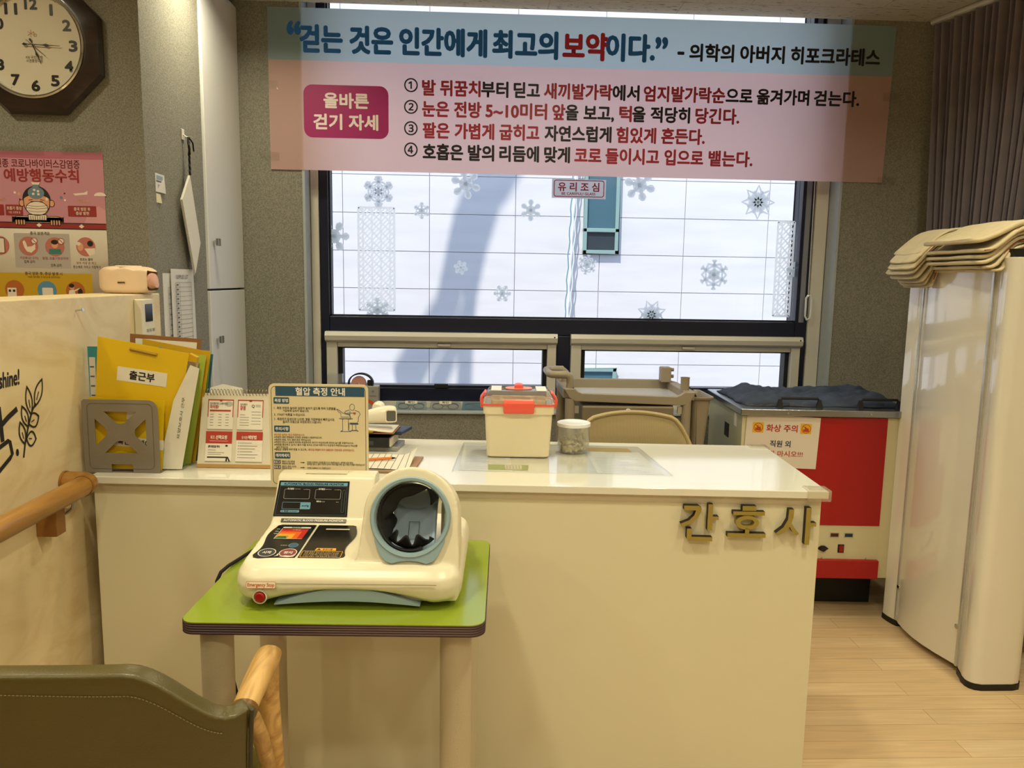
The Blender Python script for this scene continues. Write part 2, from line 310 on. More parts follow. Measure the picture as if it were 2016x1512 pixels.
def vent(n, x0, x1, lab):
    w = thing('window_%d' % n, lab, 'window', ((x0+x1)/2, 3.85, 0.9)); struct(w)
    s = MB(); s.box(x0, x0+0.052, 3.838, 3.93, 0.735, 1.028, SILV); s.box(x1-0.045, x1, 3.838, 3.93, 0.735, 1.028, SILV)
    s.box(x0+0.052, x1-0.045, 3.848, 3.93, 1.003, 1.028, SILV); wpart(s, 'frame', w, bevel=0.004)
    t = MB(); t.loft([[(x, 3.93, 1.082), (x, 3.822, 1.082), (x, 3.812, 1.062), (x, 3.818, 1.040), (x, 3.846, 1.026), (x, 3.93, 1.026)] for x in (x0-0.003, x1+0.003)], SILV); wpart(t, 'head_rail', w)
    b = MB(); b.box(x0+0.052, x0+0.075, 3.868, 3.93, 0.80, 1.003, GASK); b.box(x1-0.066, x1-0.045, 3.868, 3.93, 0.80, 1.003, GASK); b.box(x0+0.05, x1-0.04, 3.862, 3.93, 0.742, 0.814, NAVY); b.box(x0+0.05, x1-0.04, 3.868, 3.93, 0.996, 1.004, GASK)
    wpart(b, 'sash', w, bevel=0.002)
    wpart(MB().box(x0+0.07, x1-0.06, 3.90, 3.906, 0.812, 0.998, GLASS), 'pane', w)
    xm = (x0+x1)/2+0.01
    wpart(MB().box(xm-0.032, xm+0.032, 3.832, 3.85, 1.012, 1.026, SILV), 'pull_tab', w, bevel=0.003)
    wpart(MB().box(xm-0.05, xm+0.02, 3.85, 3.868, 0.800, 0.822, GASK), 'latch', w, bevel=0.004)
    wpart(MB().tube([(x1-0.012, 3.838, 1.066), (x1-0.012, 3.812, 1.066)], 0.004, GASK, 8), 'screw', w)
vent(2, -0.757, 0.388, 'low vent window on the left, below the big pane'); vent(3, 0.462, 1.634, 'low vent window on the right, behind the trolley')

# ---------------------------------------------------------------- outside
def facade_mat():
    m = mat('facade_panel', '#e3e0e4', 0.6); nt = m.node_tree; b = nt.nodes['Principled BSDF']
    tc = nt.nodes.new('ShaderNodeTexCoord'); mp = nt.nodes.new('ShaderNodeMapping'); mp.inputs['Scale'].default_value = (1.2, 1, 7)
    n = nt.nodes.new('ShaderNodeTexNoise'); n.inputs['Scale'].default_value = 1.5; n.inputs['Detail'].default_value = 5
    cr = nt.nodes.new('ShaderNodeValToRGB'); cr.color_ramp.elements[0].position = .3; cr.color_ramp.elements[1].position = .6; cr.color_ramp.elements[0].color = (*hexc('#dedbdd'), 1); cr.color_ramp.elements[1].color = (*hexc('#e6e3e4'), 1)
    L = nt.links.new; L(tc.outputs['Object'], mp.inputs[0]); L(mp.outputs[0], n.inputs[0]); L(n.outputs[0], cr.inputs[0]); L(cr.outputs[0], b.inputs['Base Color']); return m
FAC = facade_mat(); JOINT = mat('panel_joint', '#d3d0d1', 0.9)
bld = thing('neighbouring_building', 'white panelled building facade seen through the window', 'building', (0.5, 7.4, -1.0))
fb = MB(M.Translation((-0.5, -7.4, 1.0))); fb.box(-6, 8, 7.2, 7.6, -1.0, 5.2, JOINT)
xs = [-1.25+0.785*k for k in range(-6, 11)]; zs = [0.57+0.34*k for k in range(-4, 13)]
for a, b_ in zip(xs, xs[1:]):
    for c, d in zip(zs, zs[1:]): fb.box(a+0.003, b_-0.003, 7.188, 7.2, c+0.003, d-0.003, FAC)
fb.build('panel_wall', bld)
TEAL = mat('teal_frame', '#8fada8', 0.5); DG = mat('dark_pane', '#3a454d', 0.2); BG_ = mat('teal_pane', '#4c6f7c', 0.3)
def fwin(x0, x1, z0, z1, zm):
    o = MB(M.Translation((-0.5, -7.4, 1.0))); w = 0.035
    o.box(x0, x0+w, 7.15, 7.2, z0, z1, TEAL); o.box(x1-w, x1, 7.15, 7.2, z0, z1, TEAL); o.box(x0, x1, 7.15, 7.2, z0, z0+w, TEAL); o.box(x0, x1, 7.15, 7.2, z1-w, z1, TEAL); o.box(x0, x1, 7.15, 7.2, zm-w/2, zm+w/2, TEAL)
    f = o.build('window', bld, bevel=0.004)
    MB(M.Translation((-0.5, -7.4, 1.0))).box(x0+w, x1-w, 7.17, 7.185, zm, z1-w, BG_).build('pane', f); MB(M.Translation((-0.5, -7.4, 1.0))).box(x0+w, x1-w, 7.17, 7.185, z0+w, zm, DG).build('pane', f)
fwin(0.945, 1.275, 1.595, 2.52, 1.81); fwin(0.945, 1.295, -0.35, 0.535, 0.0)
struct(MB().box(-8, 10, 4.0, 12, -1.1, -1.0, mat('street', '#8f8f8f', 0.9)).build('ground'))
WCAB = mat('white_cable', '#f0f2f0', 0.4); TCAB = mat('teal_cable', '#6f9aa5', 0.4)
ca = MB()
for m_, r_, ph, dx in ((WCAB, 0.011, 0.0, 0.012), (TCAB, 0.006, 2.0, -0.012), (WCAB, 0.005, 4.0, 0.035)):
    ca.tube([(0.86-0.055*k/30+dx+0.006*math.sin(k*1.7+ph), 7.13, 2.75-1.75*k/30) for k in range(31)], r_, m_, 6)
tag(ca.build('hanging_cable'), 'bundle of white and teal cables hanging down the white facade', 'cable')
# forked bare tree standing in the alley left of the view; the sun throws its shadow on the facade
BARK = mat('bark', '#6a5a48', 0.9, bump=0.5, bs=60)
def shp(fx, fz, y=5.0):
    t = (7.2-y)/SUN_DIR.y; return (fx-SUN_DIR.x*t, y, fz-SUN_DIR.z*t)
tre = thing('bare_tree', 'bare forked tree in the alley beyond the window', 'tree', (-2.05, 5.0, -1.0))
ti = M.Translation((2.05, -5.0, 1.0))
base = [(-2.1, 5.0, -1.0), (-2.12, 5.0, 1.0), (-2.15, 5.0, 3.0)]
fa = [(-0.608, 0.002, .095), (-0.679, 0.355, .092), (-0.513, 0.678, .080), (-0.311, 1.012, .074), (-0.242, 1.294, .080), (-0.197, 1.527, .080), (-0.142, 1.758, .085), (-0.028, 1.989, .095), (0.131, 2.254, .11), (0.288, 2.536, .11), (.45, 2.9, .10)]
fb_ = [(-0.133, 0.006, .060), (-0.127, 0.361, .058), (-0.110, 0.683, .052), (-0.089, 1.015, .048), (-0.077, 1.204, .050), (-0.046, 1.437, .057), (-0.002, 1.669, .06), (0.075, 1.9, .055), (0.179, 2.129, .036), (0.259, 2.311, .032), (0.40, 2.7, .03)]
fc_ = [(-0.465, 0.003, .055), (-0.370, 0.359, .052), (-0.229, 0.682, .042), (-0.104, 1.086, .028), (-0.077, 1.227, .024)]
MB(ti).tube(base+[shp(x, z) for x, z, _ in fa], [.14, .13, .12]+[r for _, _, r in fa], BARK, 12).build('trunk', tre)
for L_b in (fb_, fc_): MB(ti).tube([shp(x, z) for x, z, _ in L_b], [r for _, _, r in L_b], BARK, 10).build('branch', tre)
# ================================================================ LEFT SIDE
def parts(root):
    """mesh builder in the thing's own coordinates, fed with room coordinates"""
    return MB(root.matrix_basis.inverted() if False else (M.Translation(V(root.location)) @ M.Rotation(root.rotation_euler[2], 4, 'Z')).inverted())
BIRCH = wood('birch_panel', '#e2d0a8', '#d6c093', 2.2, (1, 1.2, 2.6), 0.42, 3.5, (0.30, 0.56))
BLK = mat('black_print', '#15120f', 0.7); WHT = mat('white_print', '#ece8df', 0.6)
PX = -1.10
pt = thing('birch_partition', 'pale birch plywood partition with black lettering along the left wall', 'partition', (PX-0.09, 1.7, 0))
pb = parts(pt); pb.box(PX-0.16, PX, 0.55, 2.712, FZ, 1.283, BIRCH); pb.build('panel', pt, bevel=0.004)
# lettering and leaf sprig painted on the panel, drawn in its plane (y, z)
lt = parts(pt); sf = SIDE(PX+0.0006, 0, 0)
lt.text('shine!', 1.795, 1.872, 1.082, 1.118, BLK, 0, 0.02, 'b', sf, slant=0.1)
lt.line([(1.788, 1.040), (1.791, 1.0), (1.793, 0.958)], 0.014, BLK, 0, sf); lt.line([(1.79, 0.996), (1.82, 1.011), (1.857, 1.025)], 0.0135, BLK, 0.0001, sf)
lt.line([(1.74, 0.938), (1.765, 0.944), (1.814, 0.956), (1.820, 0.952), (1.826, 0.922), (1.816, 0.914), (1.772, 0.893), (1.75, .885)], 0.011, BLK, 0.0002, sf)
lt.flat(ell(1.846, 0.921, .006, .009, 14), BLK, 0, sf)
stem = [(1.869, 0.903), (1.878, 0.933), (1.893, 0.967), (1.905, 0.99), (1.917, 1.01), (1.934, 1.026)]
lt.line(stem, 0.006, BLK, 0.0003, sf)
def leaf(x, y, L, w, a, k):
    P = []
    for i in range(13): u = i/12; P.append((u*L, w*math.sin(PI*u)**0.9))
    for i in range(11, 0, -1): u = i/12; P.append((u*L, -w*math.sin(PI*u)**0.9))
    c, s_ = math.cos(R(a)), math.sin(R(a)); Q = [(x+p*c-q*s_, y+p*s_+q*c) for p, q in P]
    lt.outline(Q, 0.0045, BLK, 0.0004+0.0001*k, sf); lt.line([(x+L*.2*c, y+L*.2*s_), (x+L*.55*c, y+L*.55*s_)], 0.003, BLK, 0.0004+0.0001*k, sf)
leaf(1.932, 1.022, 0.0655, 0.0125, 59, 0); leaf(1.911, 1.006, 0.0617, 0.0105, 98, 1); leaf(1.894, 0.978, 0.0490, 0.0100, 110, 2); leaf(1.876, 0.939, 0.0492, 0.0100, 103, 3); leaf(1.902, 0.981, 0.0393, 0.0155, 15, 4); leaf(1.888, 0.946, 0.0347, 0.0155, -12, 5)
lt.build('lettering', pt, ang=180)
tag(MB().tube([(PX-0.004, 2.15, 1.246), (PX+0.018, 2.152, 1.249)], 0.0025, CHROME, 8).tube([(PX+0.018, 2.152, 1.249), (PX+0.020, 2.152, 1.2493)], 0.005, CHROME, 10).build('push_pin'), 'small metal pin stuck in the birch partition near its top', 'pin')

# handrail
RAILW = wood('rail_wood', '#ad7d38', '#906427', 5.0, (6, 1, 6), 0.35, 1.0, coat=0.2); RAILD = mat('rail_cap', '#8f6026', 0.4, var=.08)
ALU = mat('bracket_metal', '#a9a7a0', 0.35, metal=0.8)
rl = thing('handrail', 'round wooden handrail on the birch partition ending in front of the counter', 'handrail', (-1.03, 1.4, 0.797))
parts(rl).tube([(-1.03, 0.55, 0.797), (-1.03, 2.005, 0.797)], 0.0265, RAILW, 24).build('rail', rl)
eb = parts(rl); eb.tube([(-1.03, 2.0, 0.797)]+[(-1.03-0.03*(1-math.cos(R(a))), 2.01+0.03*math.sin(R(a)), 0.797) for a in (15, 30, 45, 60, 75, 90)]+[(-1.099, 2.04, 0.797)], 0.0275, RAILW, 24)
eb.build('elbow', rl)
parts(rl).tube([(-1.03, 1.995, 0.797), (-1.03, 2.002, 0.797)], 0.0285, RAILD, 24).build('joint_ring', rl)
parts(rl).tube([(-1.093, 2.04, 0.797), (-1.0995, 2.04, 0.797)], 0.0295, RAILD, 24).build('wall_rose', rl)
parts(rl).box(-1.0998, -1.05, 1.90, 1.945, 0.692, 0.758, RAILD).build('wood_block', rl, bevel=0.003)
bk = parts(rl); bk.tube([(-1.03, 1.955, 0.772), (-1.035, 1.957, 0.752), (-1.055, 1.963, 0.738), (-1.085, 1.97, 0.742), (-1.0998, 1.975, 0.758)], 0.011, ALU, 10, flat=0.5); bk.build('bracket', rl)

# wet wipes pack on the partition top
WIPE = mat('wipes_film', '#eccfae', 0.35, var=0.05, vs=9, bump=0.6, bs=35); WIPE2 = mat('wipes_film_end', '#e0a98f', 0.35, var=0.08, vs=14, bump=0.8, bs=40); WLID = mat('wipes_lid', '#f2dcc2', 0.3)
wp = thing('wet_wipes_pack', 'peach wet wipes pack lying on top of the birch partition', 'wet wipes', (-1.158, 2.615, 1.2835), R(-4))
def pillow(u, v):
    a = 2*PI*u; t = (v-0.5)*2
    pinch = (1-abs(t)**6*0.22); c, s_ = math.cos(a), math.sin(a); e = 0.30
    y = 0.048*math.copysign(abs(c)**e, c)*pinch; z = 0.043+0.043*math.copysign(abs(s_)**e, s_)*(1-abs(t)**5*0.25)
    return (t*0.079, y, max(0, z+0.003*math.sin(7*t+3*a)*(z > .02)))
w_ = MB(); w_.grid(40, 16, pillow, WIPE); w_.build('pouch', wp, weld=True, ang=60)
for sx in (-1, 1):
    w_ = MB(); w_.loft([[(sx*(0.076+dx), 0.048*k*math.cos(2*PI*i/16), 0.042+0.034*k*math.sin(2*PI*i/16)+dz) for i in range(16)] for dx, k, dz in ((0, .78, 0), (.006, .72, .001), (.012, .45, -.006), (.017, .3, -.012))], WIPE2); w_.build('folded_end', wp)
w_ = MB(); w_.prism(ell(0, 0, .043, .028, 32), .085, .091, WLID); w_.build('flip_lid', wp, bevel=.002)
w_ = MB(FRONT(0, -0.0495, 0)); w_.box(-.012, .012, .034, .038, 0, .0015, mat('wipes_slit', '#4a3526', .6)); w_.build('seal_mark', wp)

# digital thermometer on the partition's face near its far end
CREAM = mat('cream_plastic', '#e2d9c2', 0.4, var=.02); LCD = mat('lcd_dark', '#23282c', 0.15)
th = thing('wall_thermometer', 'cream digital thermometer with dark screen beside the wipes pack', 'thermometer', (-1.088, 2.58, 1.2))
tb_ = parts(th); tb_.box(-1.0999, -1.074, 2.505, 2.60, 1.148, 1.268, CREAM); tb_.build('case', th, bevel=.004)
parts(th).box(-1.0745, -1.0725, 2.528, 2.582, 1.195, 1.252, LCD).build('screen', th, bevel=.001)
k_ = parts(th); [k_.box(-1.0745, -1.072, 2.535+.022*i, 2.548+.022*i, 1.163, 1.172, mat('grey_button', '#9a968c', .5)) for i in range(3)]; k_.build('buttons', th)

# clock -----------------------------------------------------------------
CY = 2.713
FRAME = wood('clock_frame', '#33211a', '#1d110d', 6, (1, 6, 6), 0.35, 1.0, coat=.3); DIAL = mat('clock_dial', '#d8cebb', 0.55, var=.015); HAND = mat('clock_black', '#181210', 0.4)
ck = thing('wall_clock', 'octagonal dark wooden clock with cream dial on the left wall', 'clock', (-1.46, CY, 2.08)); cf = fr((0, -0.0015, 0), (1, 0, 0), (0, 0, 1))
def octo(ap): r_ = ap/math.cos(PI/8); return [(r_*math.cos(PI/8+k*PI/4), r_*math.sin(PI/8+k*PI/4)) for k in range(8)]
def octr(ap, n):   # octagon sampled at n points for lofting against circles
    P = []
    for k in range(n):
        a = 2*PI*k/n; q = (a+PI/8) % (PI/4)-PI/8; r_ = ap/math.cos(q); P.append((r_*math.cos(a), r_*math.sin(a)))
    return P
def circ(r_, n): return [(r_*math.cos(2*PI*k/n), r_*math.sin(2*PI*k/n)) for k in range(n)]
N_ = 96
b_ = MB(cf); b_.loft([[(x, y, h) for x, y in P] for P, h in ((octr(.215, N_), 0), (octr(.217, N_), .012), (octr(.210, N_), .026), (circ(.178, N_), .040), (circ(.170, N_), .040), (circ(.168, N_), .020))], FRAME, caps=False)
b_.flat(octr(.215, N_), FRAME, 0.0); b_.build('frame', ck, ang=25)
b_ = MB(cf); b_.lathe([(.166, .018), (.171, .030), (.171, .043), (.166, .046), (.161, .043), (.160, .018)], CHROME, 96); b_.build('rim', ck)
d_ = MB(cf); d_.flat(circ(.163, 96), DIAL, .020)
for k, (t_, ang) in enumerate([('12', 0), ('1', 30), ('2', 60), ('3', 90), ('4', 120), ('5', 150), ('6', 180), ('7', 210), ('8', 240), ('9', 270), ('10', 300), ('11', 330)]):
    cx, cy = .127*math.sin(R(ang)), .127*math.cos(R(ang)); w_ = .037 if len(t_) == 2 else (.0065 if t_ == '1' else .024)
    d_.text(t_, cx-w_/2, cx+w_/2, cy-.0160, cy+.0160, HAND, .0205, .045, 'b')
for k in range(12): d_.flat(ell(.155*math.sin(k*PI/6), .155*math.cos(k*PI/6), .0013, n=8), HAND, .0205)
GOLD2 = mat('dial_gold', '#b48a3c', .4); GREYP = mat('dial_grey', '#6e675c', .6)
for a in (0, 60, 120): d_.line([(-.005-.012*math.cos(R(a+90)), .036-.012*math.sin(R(a+90))), (-.005+.012*math.cos(R(a+90)), .036+.012*math.sin(R(a+90)))], .0016, GOLD2, .0206+.0001*a/60)
d_.text('b', .004, .014, .026, .040, GOLD2, .0206, .01, 'b')
d_.text('KB 국민은행', -.025, .027, -.043, -.033, GREYP, .0206, .01, 'h'); d_.text('서면중앙지점', -.025, .027, -.054, -.044, GREYP, .0206, .012, 'h')
d_.build('dial', ck, ang=180)
def hand(name, ang, L, tail, w, h, m):
    a = R(90-ang); c, s_ = math.cos(a), math.sin(a)
    P = [(-tail, 0), (-tail*.8, w), (-tail*.45, w*.25), (0, w*.35), (L*.25, w*.25), (L*.38, w*.3), (L*.5, w), (L*.62, w*.25), (L, w*.12)]
    Q = P+[(x, -y) for x, y in reversed(P[1:])]
    b = MB(cf); b.prism([(x*c-y*s_, x*s_+y*c) for x, y in Q], h, h+.0012, m); return b.build(name, ck)
hand('hour_hand', 158, .064, .022, .0042, .024, HAND); hand('minute_hand', 91.5, .088, .032, .0046, .027, HAND)
b_ = MB(cf); a = R(90-130); b_.tube([(-.022*math.cos(a), -.022*math.sin(a), .030), (.055*math.cos(a), .055*math.sin(a), .030)], .0008, mat('second_hand', '#4a2a1f', .4), 6); b_.build('second_hand', ck)
b_ = MB(cf); b_.lathe([(.0001, .033), (.0035, .0325), (.004, .022)], CHROME, 16); b_.build('hub', ck)
b_ = MB(cf); b_.flat(circ(.162, 64), clear('clock_glass', (.98, .98, .97), .03), .042); b_.build('glass', ck)

# health poster ------------------------------------------------------------
PINK = mat('poster_pink', '#c68b9b', .45); PINKD = mat('poster_rose', '#b4687f', .45); PAPER = mat('poster_paper', '#e2d9cc', .5); BRICK = mat('poster_brick', '#963232', .5); MAROON = mat('poster_maroon', '#6d1f2b', .5)
GREYC = mat('poster_grey', '#b7ada6', .5); YEL = mat('poster_yellow', '#c9a11e', .5); DISC = mat('poster_disc', '#bf7466', .5); ORANGE = mat('poster_orange', '#b5652a', .5); SKIN = mat('poster_skin', '#e0a27c', .5)
HAIR = mat('poster_black', '#2a211f', .5); ICE = mat('poster_ice', '#6f8796', .4); CREAMP = mat('poster_cream', '#ecdccb', .5); TEALP = mat('poster_teal', '#3e7f78', .5); BLUEP = mat('poster_blue', '#5b8fb0', .5)
po = MB(FRONT(0, 2.7138, 0)); e = .0002
po.box(-1.95, -1.268, 1.16, 1.748, 0, .0006, PAPER); h0 = .0008
po.flat([(-1.95, 1.513), (-1.268, 1.513), (-1.268, 1.748), (-1.95, 1.748)], PINK, h0); po.flat([(-1.95, 1.725), (-1.268, 1.725), (-1.268, 1.748), (-1.95, 1.748)], PINKD, h0+e)
po.flat([(-1.34, 1.513), (-1.268, 1.513), (-1.268, 1.56), (-1.29, 1.572), (-1.31, 1.56), (-1.325, 1.555)], mat('poster_pink_light', '#d49aa3', .45), h0+e)
po.text('신종 코로나바이러스감염증', -1.62, -1.345, 1.694, 1.722, MAROON, h0+2*e, .012); po.text('예방행동수칙', -1.594, -1.351, 1.648, 1.690, BRICK, h0+2*e, .03)
po.flat([(-1.95, 1.497), (-1.268, 1.495), (-1.268, 1.513), (-1.95, 1.515)], BRICK, h0+2*e); po.line([(-1.95, 1.515), (-1.268, 1.513)], .003, HAIR, h0+3*e); po.line([(-1.95, 1.497), (-1.268, 1.494)], .003, HAIR, h0+3*e)
def dia(x, y, s_, m, h): po.flat([(x-s_, y), (x, y-s_*.8), (x+s_, y), (x, y+s_*.8)], m, h)
dia(-1.49, 1.506, .009, CREAMP, h0+4*e); dia(-1.35, 1.504, .009, CREAMP, h0+4*e)
# feverish man with mask and ice bag peeping over the wall
cx = -1.493; H = h0+3*e
for sx in (-1, 1): po.flat(ell(cx+sx*.049, 1.578, .010, .012, 16), SKIN, H+e); po.outline(ell(cx+sx*.049, 1.578, .010, .012, 16), .002, HAIR, H+2*e)
po.flat(rrect(cx-.085, 1.512, cx+.085, 1.536, .02), CREAMP, H); po.outline(rrect(cx-.085, 1.512, cx+.085, 1.536, .02), .002, HAIR, H+e)
po.flat(rrect(cx-.044, 1.538, cx+.044, 1.63, .04, 8), SKIN, H+3*e); po.outline(rrect(cx-.044, 1.538, cx+.044, 1.63, .04, 8), .0025, HAIR, H+4*e)
po.flat([(cx-.046, 1.592)]+ell(cx, 1.59, .046, .045, 24, 180, 0)+[(cx+.034, 1.598), (cx+.02, 1.604), (cx-.02, 1.604), (cx-.034, 1.598)], HAIR, H+5*e)
po.flat([(cx-.011, 1.644), (cx+.012, 1.644), (cx+.009, 1.632)]+ell(cx, 1.612, .027, .02, 20, 60, -240)+[(cx-.009, 1.632)], ICE, H+6*e); po.flat([(cx-.014, 1.647), (cx+.015, 1.647), (cx+.011, 1.639), (cx-.01, 1.639)], CREAMP, H+7*e)
for dx, dy in ((-.005, .012), (.007, .008), (-.009, -.001), (.008, -.002)): po.flat(rrect(cx+dx-.004, 1.609+dy-.003, cx+dx+.004, 1.609+dy+.004, .0015, 2), CREAMP, H+7*e)
for sx in (-1, 1): po.line([(cx+sx*.012, 1.590), (cx+sx*.026, 1.588)], .002, HAIR, H+5*e); po.line([(cx+sx*.010, 1.584), (cx+sx*.020, 1.583)], .002, HAIR, H+5*e)
po.flat(ell(cx, 1.561, .037, .024, 28), CREAMP, H+5*e); po.outline(ell(cx, 1.561, .037, .024, 28), .002, HAIR, H+6*e)
for yy in (1.571, 1.563, 1.553): po.line([(cx-.035, yy), (cx, yy-.004), (cx+.035, yy)], .0012, HAIR, H+6*e)
po.flat([(cx-.03, 1.521), (cx+.03, 1.521), (cx+.032, 1.541), (cx-.032, 1.541)], CREAMP, H+4*e); po.outline([(cx-.03, 1.521), (cx+.03, 1.521), (cx+.032, 1.541), (cx-.032, 1.541)], .002, HAIR, H+5*e)
for k in range(7): po.line([(cx-.022+.0073*k, 1.523), (cx-.023+.0077*k, 1.536)], .0018, HAIR, H+5*e)
for sx in (-1, 1):
    for k in range(4): P = rrect(cx+sx*.058-.0165+.0085*k, 1.505, cx+sx*.058-.009+.0085*k, 1.524, .0035, 3); po.flat(P, SKIN, H+5*e+k*5e-5); po.outline(P, .0015, HAIR, H+6*e+k*5e-5)
po.flat(ell(cx+.034, 1.592, .004, .006, 12), CREAMP, H+6*e)
for x, y, r_, m in ((-1.563, 1.612, .004, CREAMP), (-1.55, 1.608, .005, SKIN), (-1.412, 1.598, .005, ICE), (-1.40, 1.612, .003, MAROON), (-1.40, 1.59, .0035, CREAMP), (-1.548, 1.59, .003, MAROON)): po.flat(ell(x, y, r_, n=12), m, H)
po.flat([(-1.372, 1.612), (-1.335, 1.616), (-1.324, 1.622), (-1.325, 1.61), (-1.365, 1.606)], CREAMP, H); po.flat(ell(-1.283, 1.606, .02, .012, 16, 0, 180), CREAMP, H)
po.text('위험요인', -1.363, -1.322, 1.583, 1.594, SKIN, H, .01); po.text('호흡기', -1.632, -1.588, 1.583, 1.594, SKIN, H, .01)
po.flat(rrect(-1.392, 1.536, -1.298, 1.572, .003), BRICK, H); po.text('중국 방문 후', -1.372, -1.318, 1.556, 1.567, CREAMP, H+e, .012); po.text('증상 발현', -1.366, -1.323, 1.542, 1.553, CREAMP, H+e, .012)
po.flat(rrect(-1.597, 1.536, -1.54, 1.572, .003), BRICK, H); po.text('호흡기 증상', -1.593, -1.544, 1.555, 1.566, CREAMP, H+e, .012); po.text('기침, 인후통 등', -1.588, -1.549, 1.543, 1.550, CREAMP, H+e, .005)
po.flat(rrect(-1.70, 1.536, -1.602, 1.572, .003), BRICK, H)
# middle row
po.flat(rrect(-1.577, 1.362, -1.393, 1.478, .003), GREYC, h0); po.text('중국 방문객은', -1.522, -1.457, 1.473, 1.484, HAIR, h0+e, .012)
def disc(x, y, m=DISC, r_=.032): po.flat(ell(x, y, r_, n=32), m, h0+e)
disc(-1.53, 1.435); po.flat([(-1.549, 1.449), (-1.543, 1.455), (-1.538, 1.447), (-1.534, 1.433), (-1.518, 1.435), (-1.507, 1.445), (-1.508, 1.425), (-1.522, 1.413), (-1.536, 1.417), (-1.544, 1.43)], CREAMP, h0+2*e)
disc(-1.443, 1.434); po.flat(ell(-1.443, 1.442, .011, .013, 16), SKIN, h0+2*e); po.flat(ell(-1.443, 1.450, .012, .008, 16), HAIR, h0+3*e); po.flat([(-1.464, 1.41), (-1.422, 1.41), (-1.424, 1.427), (-1.462, 1.427)], TEALP, h0+3*e)
for x in (-1.51, -1.421): po.flat(ell(x, 1.453, .011, n=18), CREAMP, h0+4*e); po.outline(ell(x, 1.453, .011, n=18), .002, BRICK, h0+5*e); po.line([(x-.006, 1.459), (x+.006, 1.447)], .002, BRICK, h0+5*e)
disc(-1.34, 1.436); po.flat([(-1.345, 1.43), (-1.31, 1.432), (-1.311, 1.412), (-1.33, 1.406)], CREAMP, h0+2*e); po.flat(ell(-1.325, 1.447, .01, n=14), HAIR, h0+2*e); po.flat(ell(-1.358, 1.436, .010, .014, 14), SKIN, h0+2*e); po.flat(ell(-1.364, 1.446, .008, .006, 12), CREAMP, h0+3*e)
disc(-1.625, 1.436); po.flat(rrect(-1.632, 1.41, -1.608, 1.462, .004), CREAMP, h0+2*e); po.outline(rrect(-1.632, 1.41, -1.608, 1.462, .004), .002, HAIR, h0+3*e)
po.text('가금류(닭·오리)', -1.562, -1.5, 1.391, 1.4, BRICK, h0+e, .006); po.text('접촉 금지', -1.548, -1.513, 1.378, 1.388, HAIR, h0+e, .008)
po.text('발열, 호흡기증상자와', -1.486, -1.4, 1.391, 1.4, BRICK, h0+e, .006); po.text('접촉 금지', -1.46, -1.425, 1.367, 1.377, HAIR, h0+e, .008)
po.text('흐르는 물에', -1.362, -1.32, 1.389, 1.398, HAIR, h0+e, .008); po.text('30초 이상 손 씻고,', -1.374, -1.306, 1.377, 1.386, BRICK, h0+e, .006); po.text('옷소매로 가리고 기침하기', -1.386, -1.295, 1.363, 1.373, HAIR, h0+e, .006)
# lower row on yellow
po.flat(rrect(-1.95, 1.17, -1.325, 1.345, .004), YEL, h0); po.text('중국 방문 후, 증상 발생 시', -1.548, -1.424, 1.338, 1.349, HAIR, h0+e, .012); po.text('*의료기관 방문 전 보건소에 문의하세요', -1.54, -1.432, 1.328, 1.335, HAIR, h0+e, .004)
disc(-1.586, 1.288, ORANGE); po.flat(rrect(-1.61, 1.262, -1.58, 1.294, .002), CREAMP, h0+2*e); po.flat([(-1.606, 1.28), (-1.598, 1.28), (-1.598, 1.288), (-1.606, 1.288)], HAIR, h0+3*e); po.flat([(-1.592, 1.28), (-1.584, 1.28), (-1.584, 1.288), (-1.592, 1.288)], HAIR, h0+3*e)
disc(-1.478, 1.287, BLUEP); po.flat(rrect(-1.494, 1.268, -1.458, 1.296, .004), CREAMP, h0+2*e)
disc(-1.383, 1.286, ORANGE); po.flat([(-1.408, 1.262), (-1.404, 1.288), (-1.388, 1.291), (-1.378, 1.262)], CREAMP, h0+2*e); po.flat(ell(-1.394, 1.299, .008, .009, 14), SKIN, h0+2*e); po.flat(ell(-1.395, 1.304, .009, .007, 14), HAIR, h0+3*e); po.flat([(-1.39, 1.288), (-1.368, 1.297), (-1.368, 1.293), (-1.388, 1.283)], CREAMP, h0+3*e); po.flat(ell(-1.367, 1.283, .008, .012, 14), HAIR, h0+3*e)
tag(po.build('health_poster', ang=180), 'pink, white and yellow flu prevention poster showing a masked man', 'poster')
TAPE = clear('clear_tape', (.93, .93, .9), .12, rough=.12)
tp = MB(FRONT(0, 2.712, 0)); tp.grid(20, 4, lambda u, v: (-1.40+.13*u, 1.737+.032*v+.004*u, .0021+.0012*math.sin(9*u+4*v)*math.sin(13*v)), TAPE)
tag(tp.build('tape_strip'), 'clear tape strip over the top right corner of the pink poster', 'tape')
tp = MB(FRONT(0, 2.712, 0)); tp.grid(20, 4, lambda u, v: (-1.66+.20*u, 1.735+.028*v, .0021+.0012*math.sin(11*u+4*v)*math.sin(11*v)), TAPE)
tag(tp.build('tape_strip'), 'clear tape strip along the top left edge of the pink poster', 'tape')

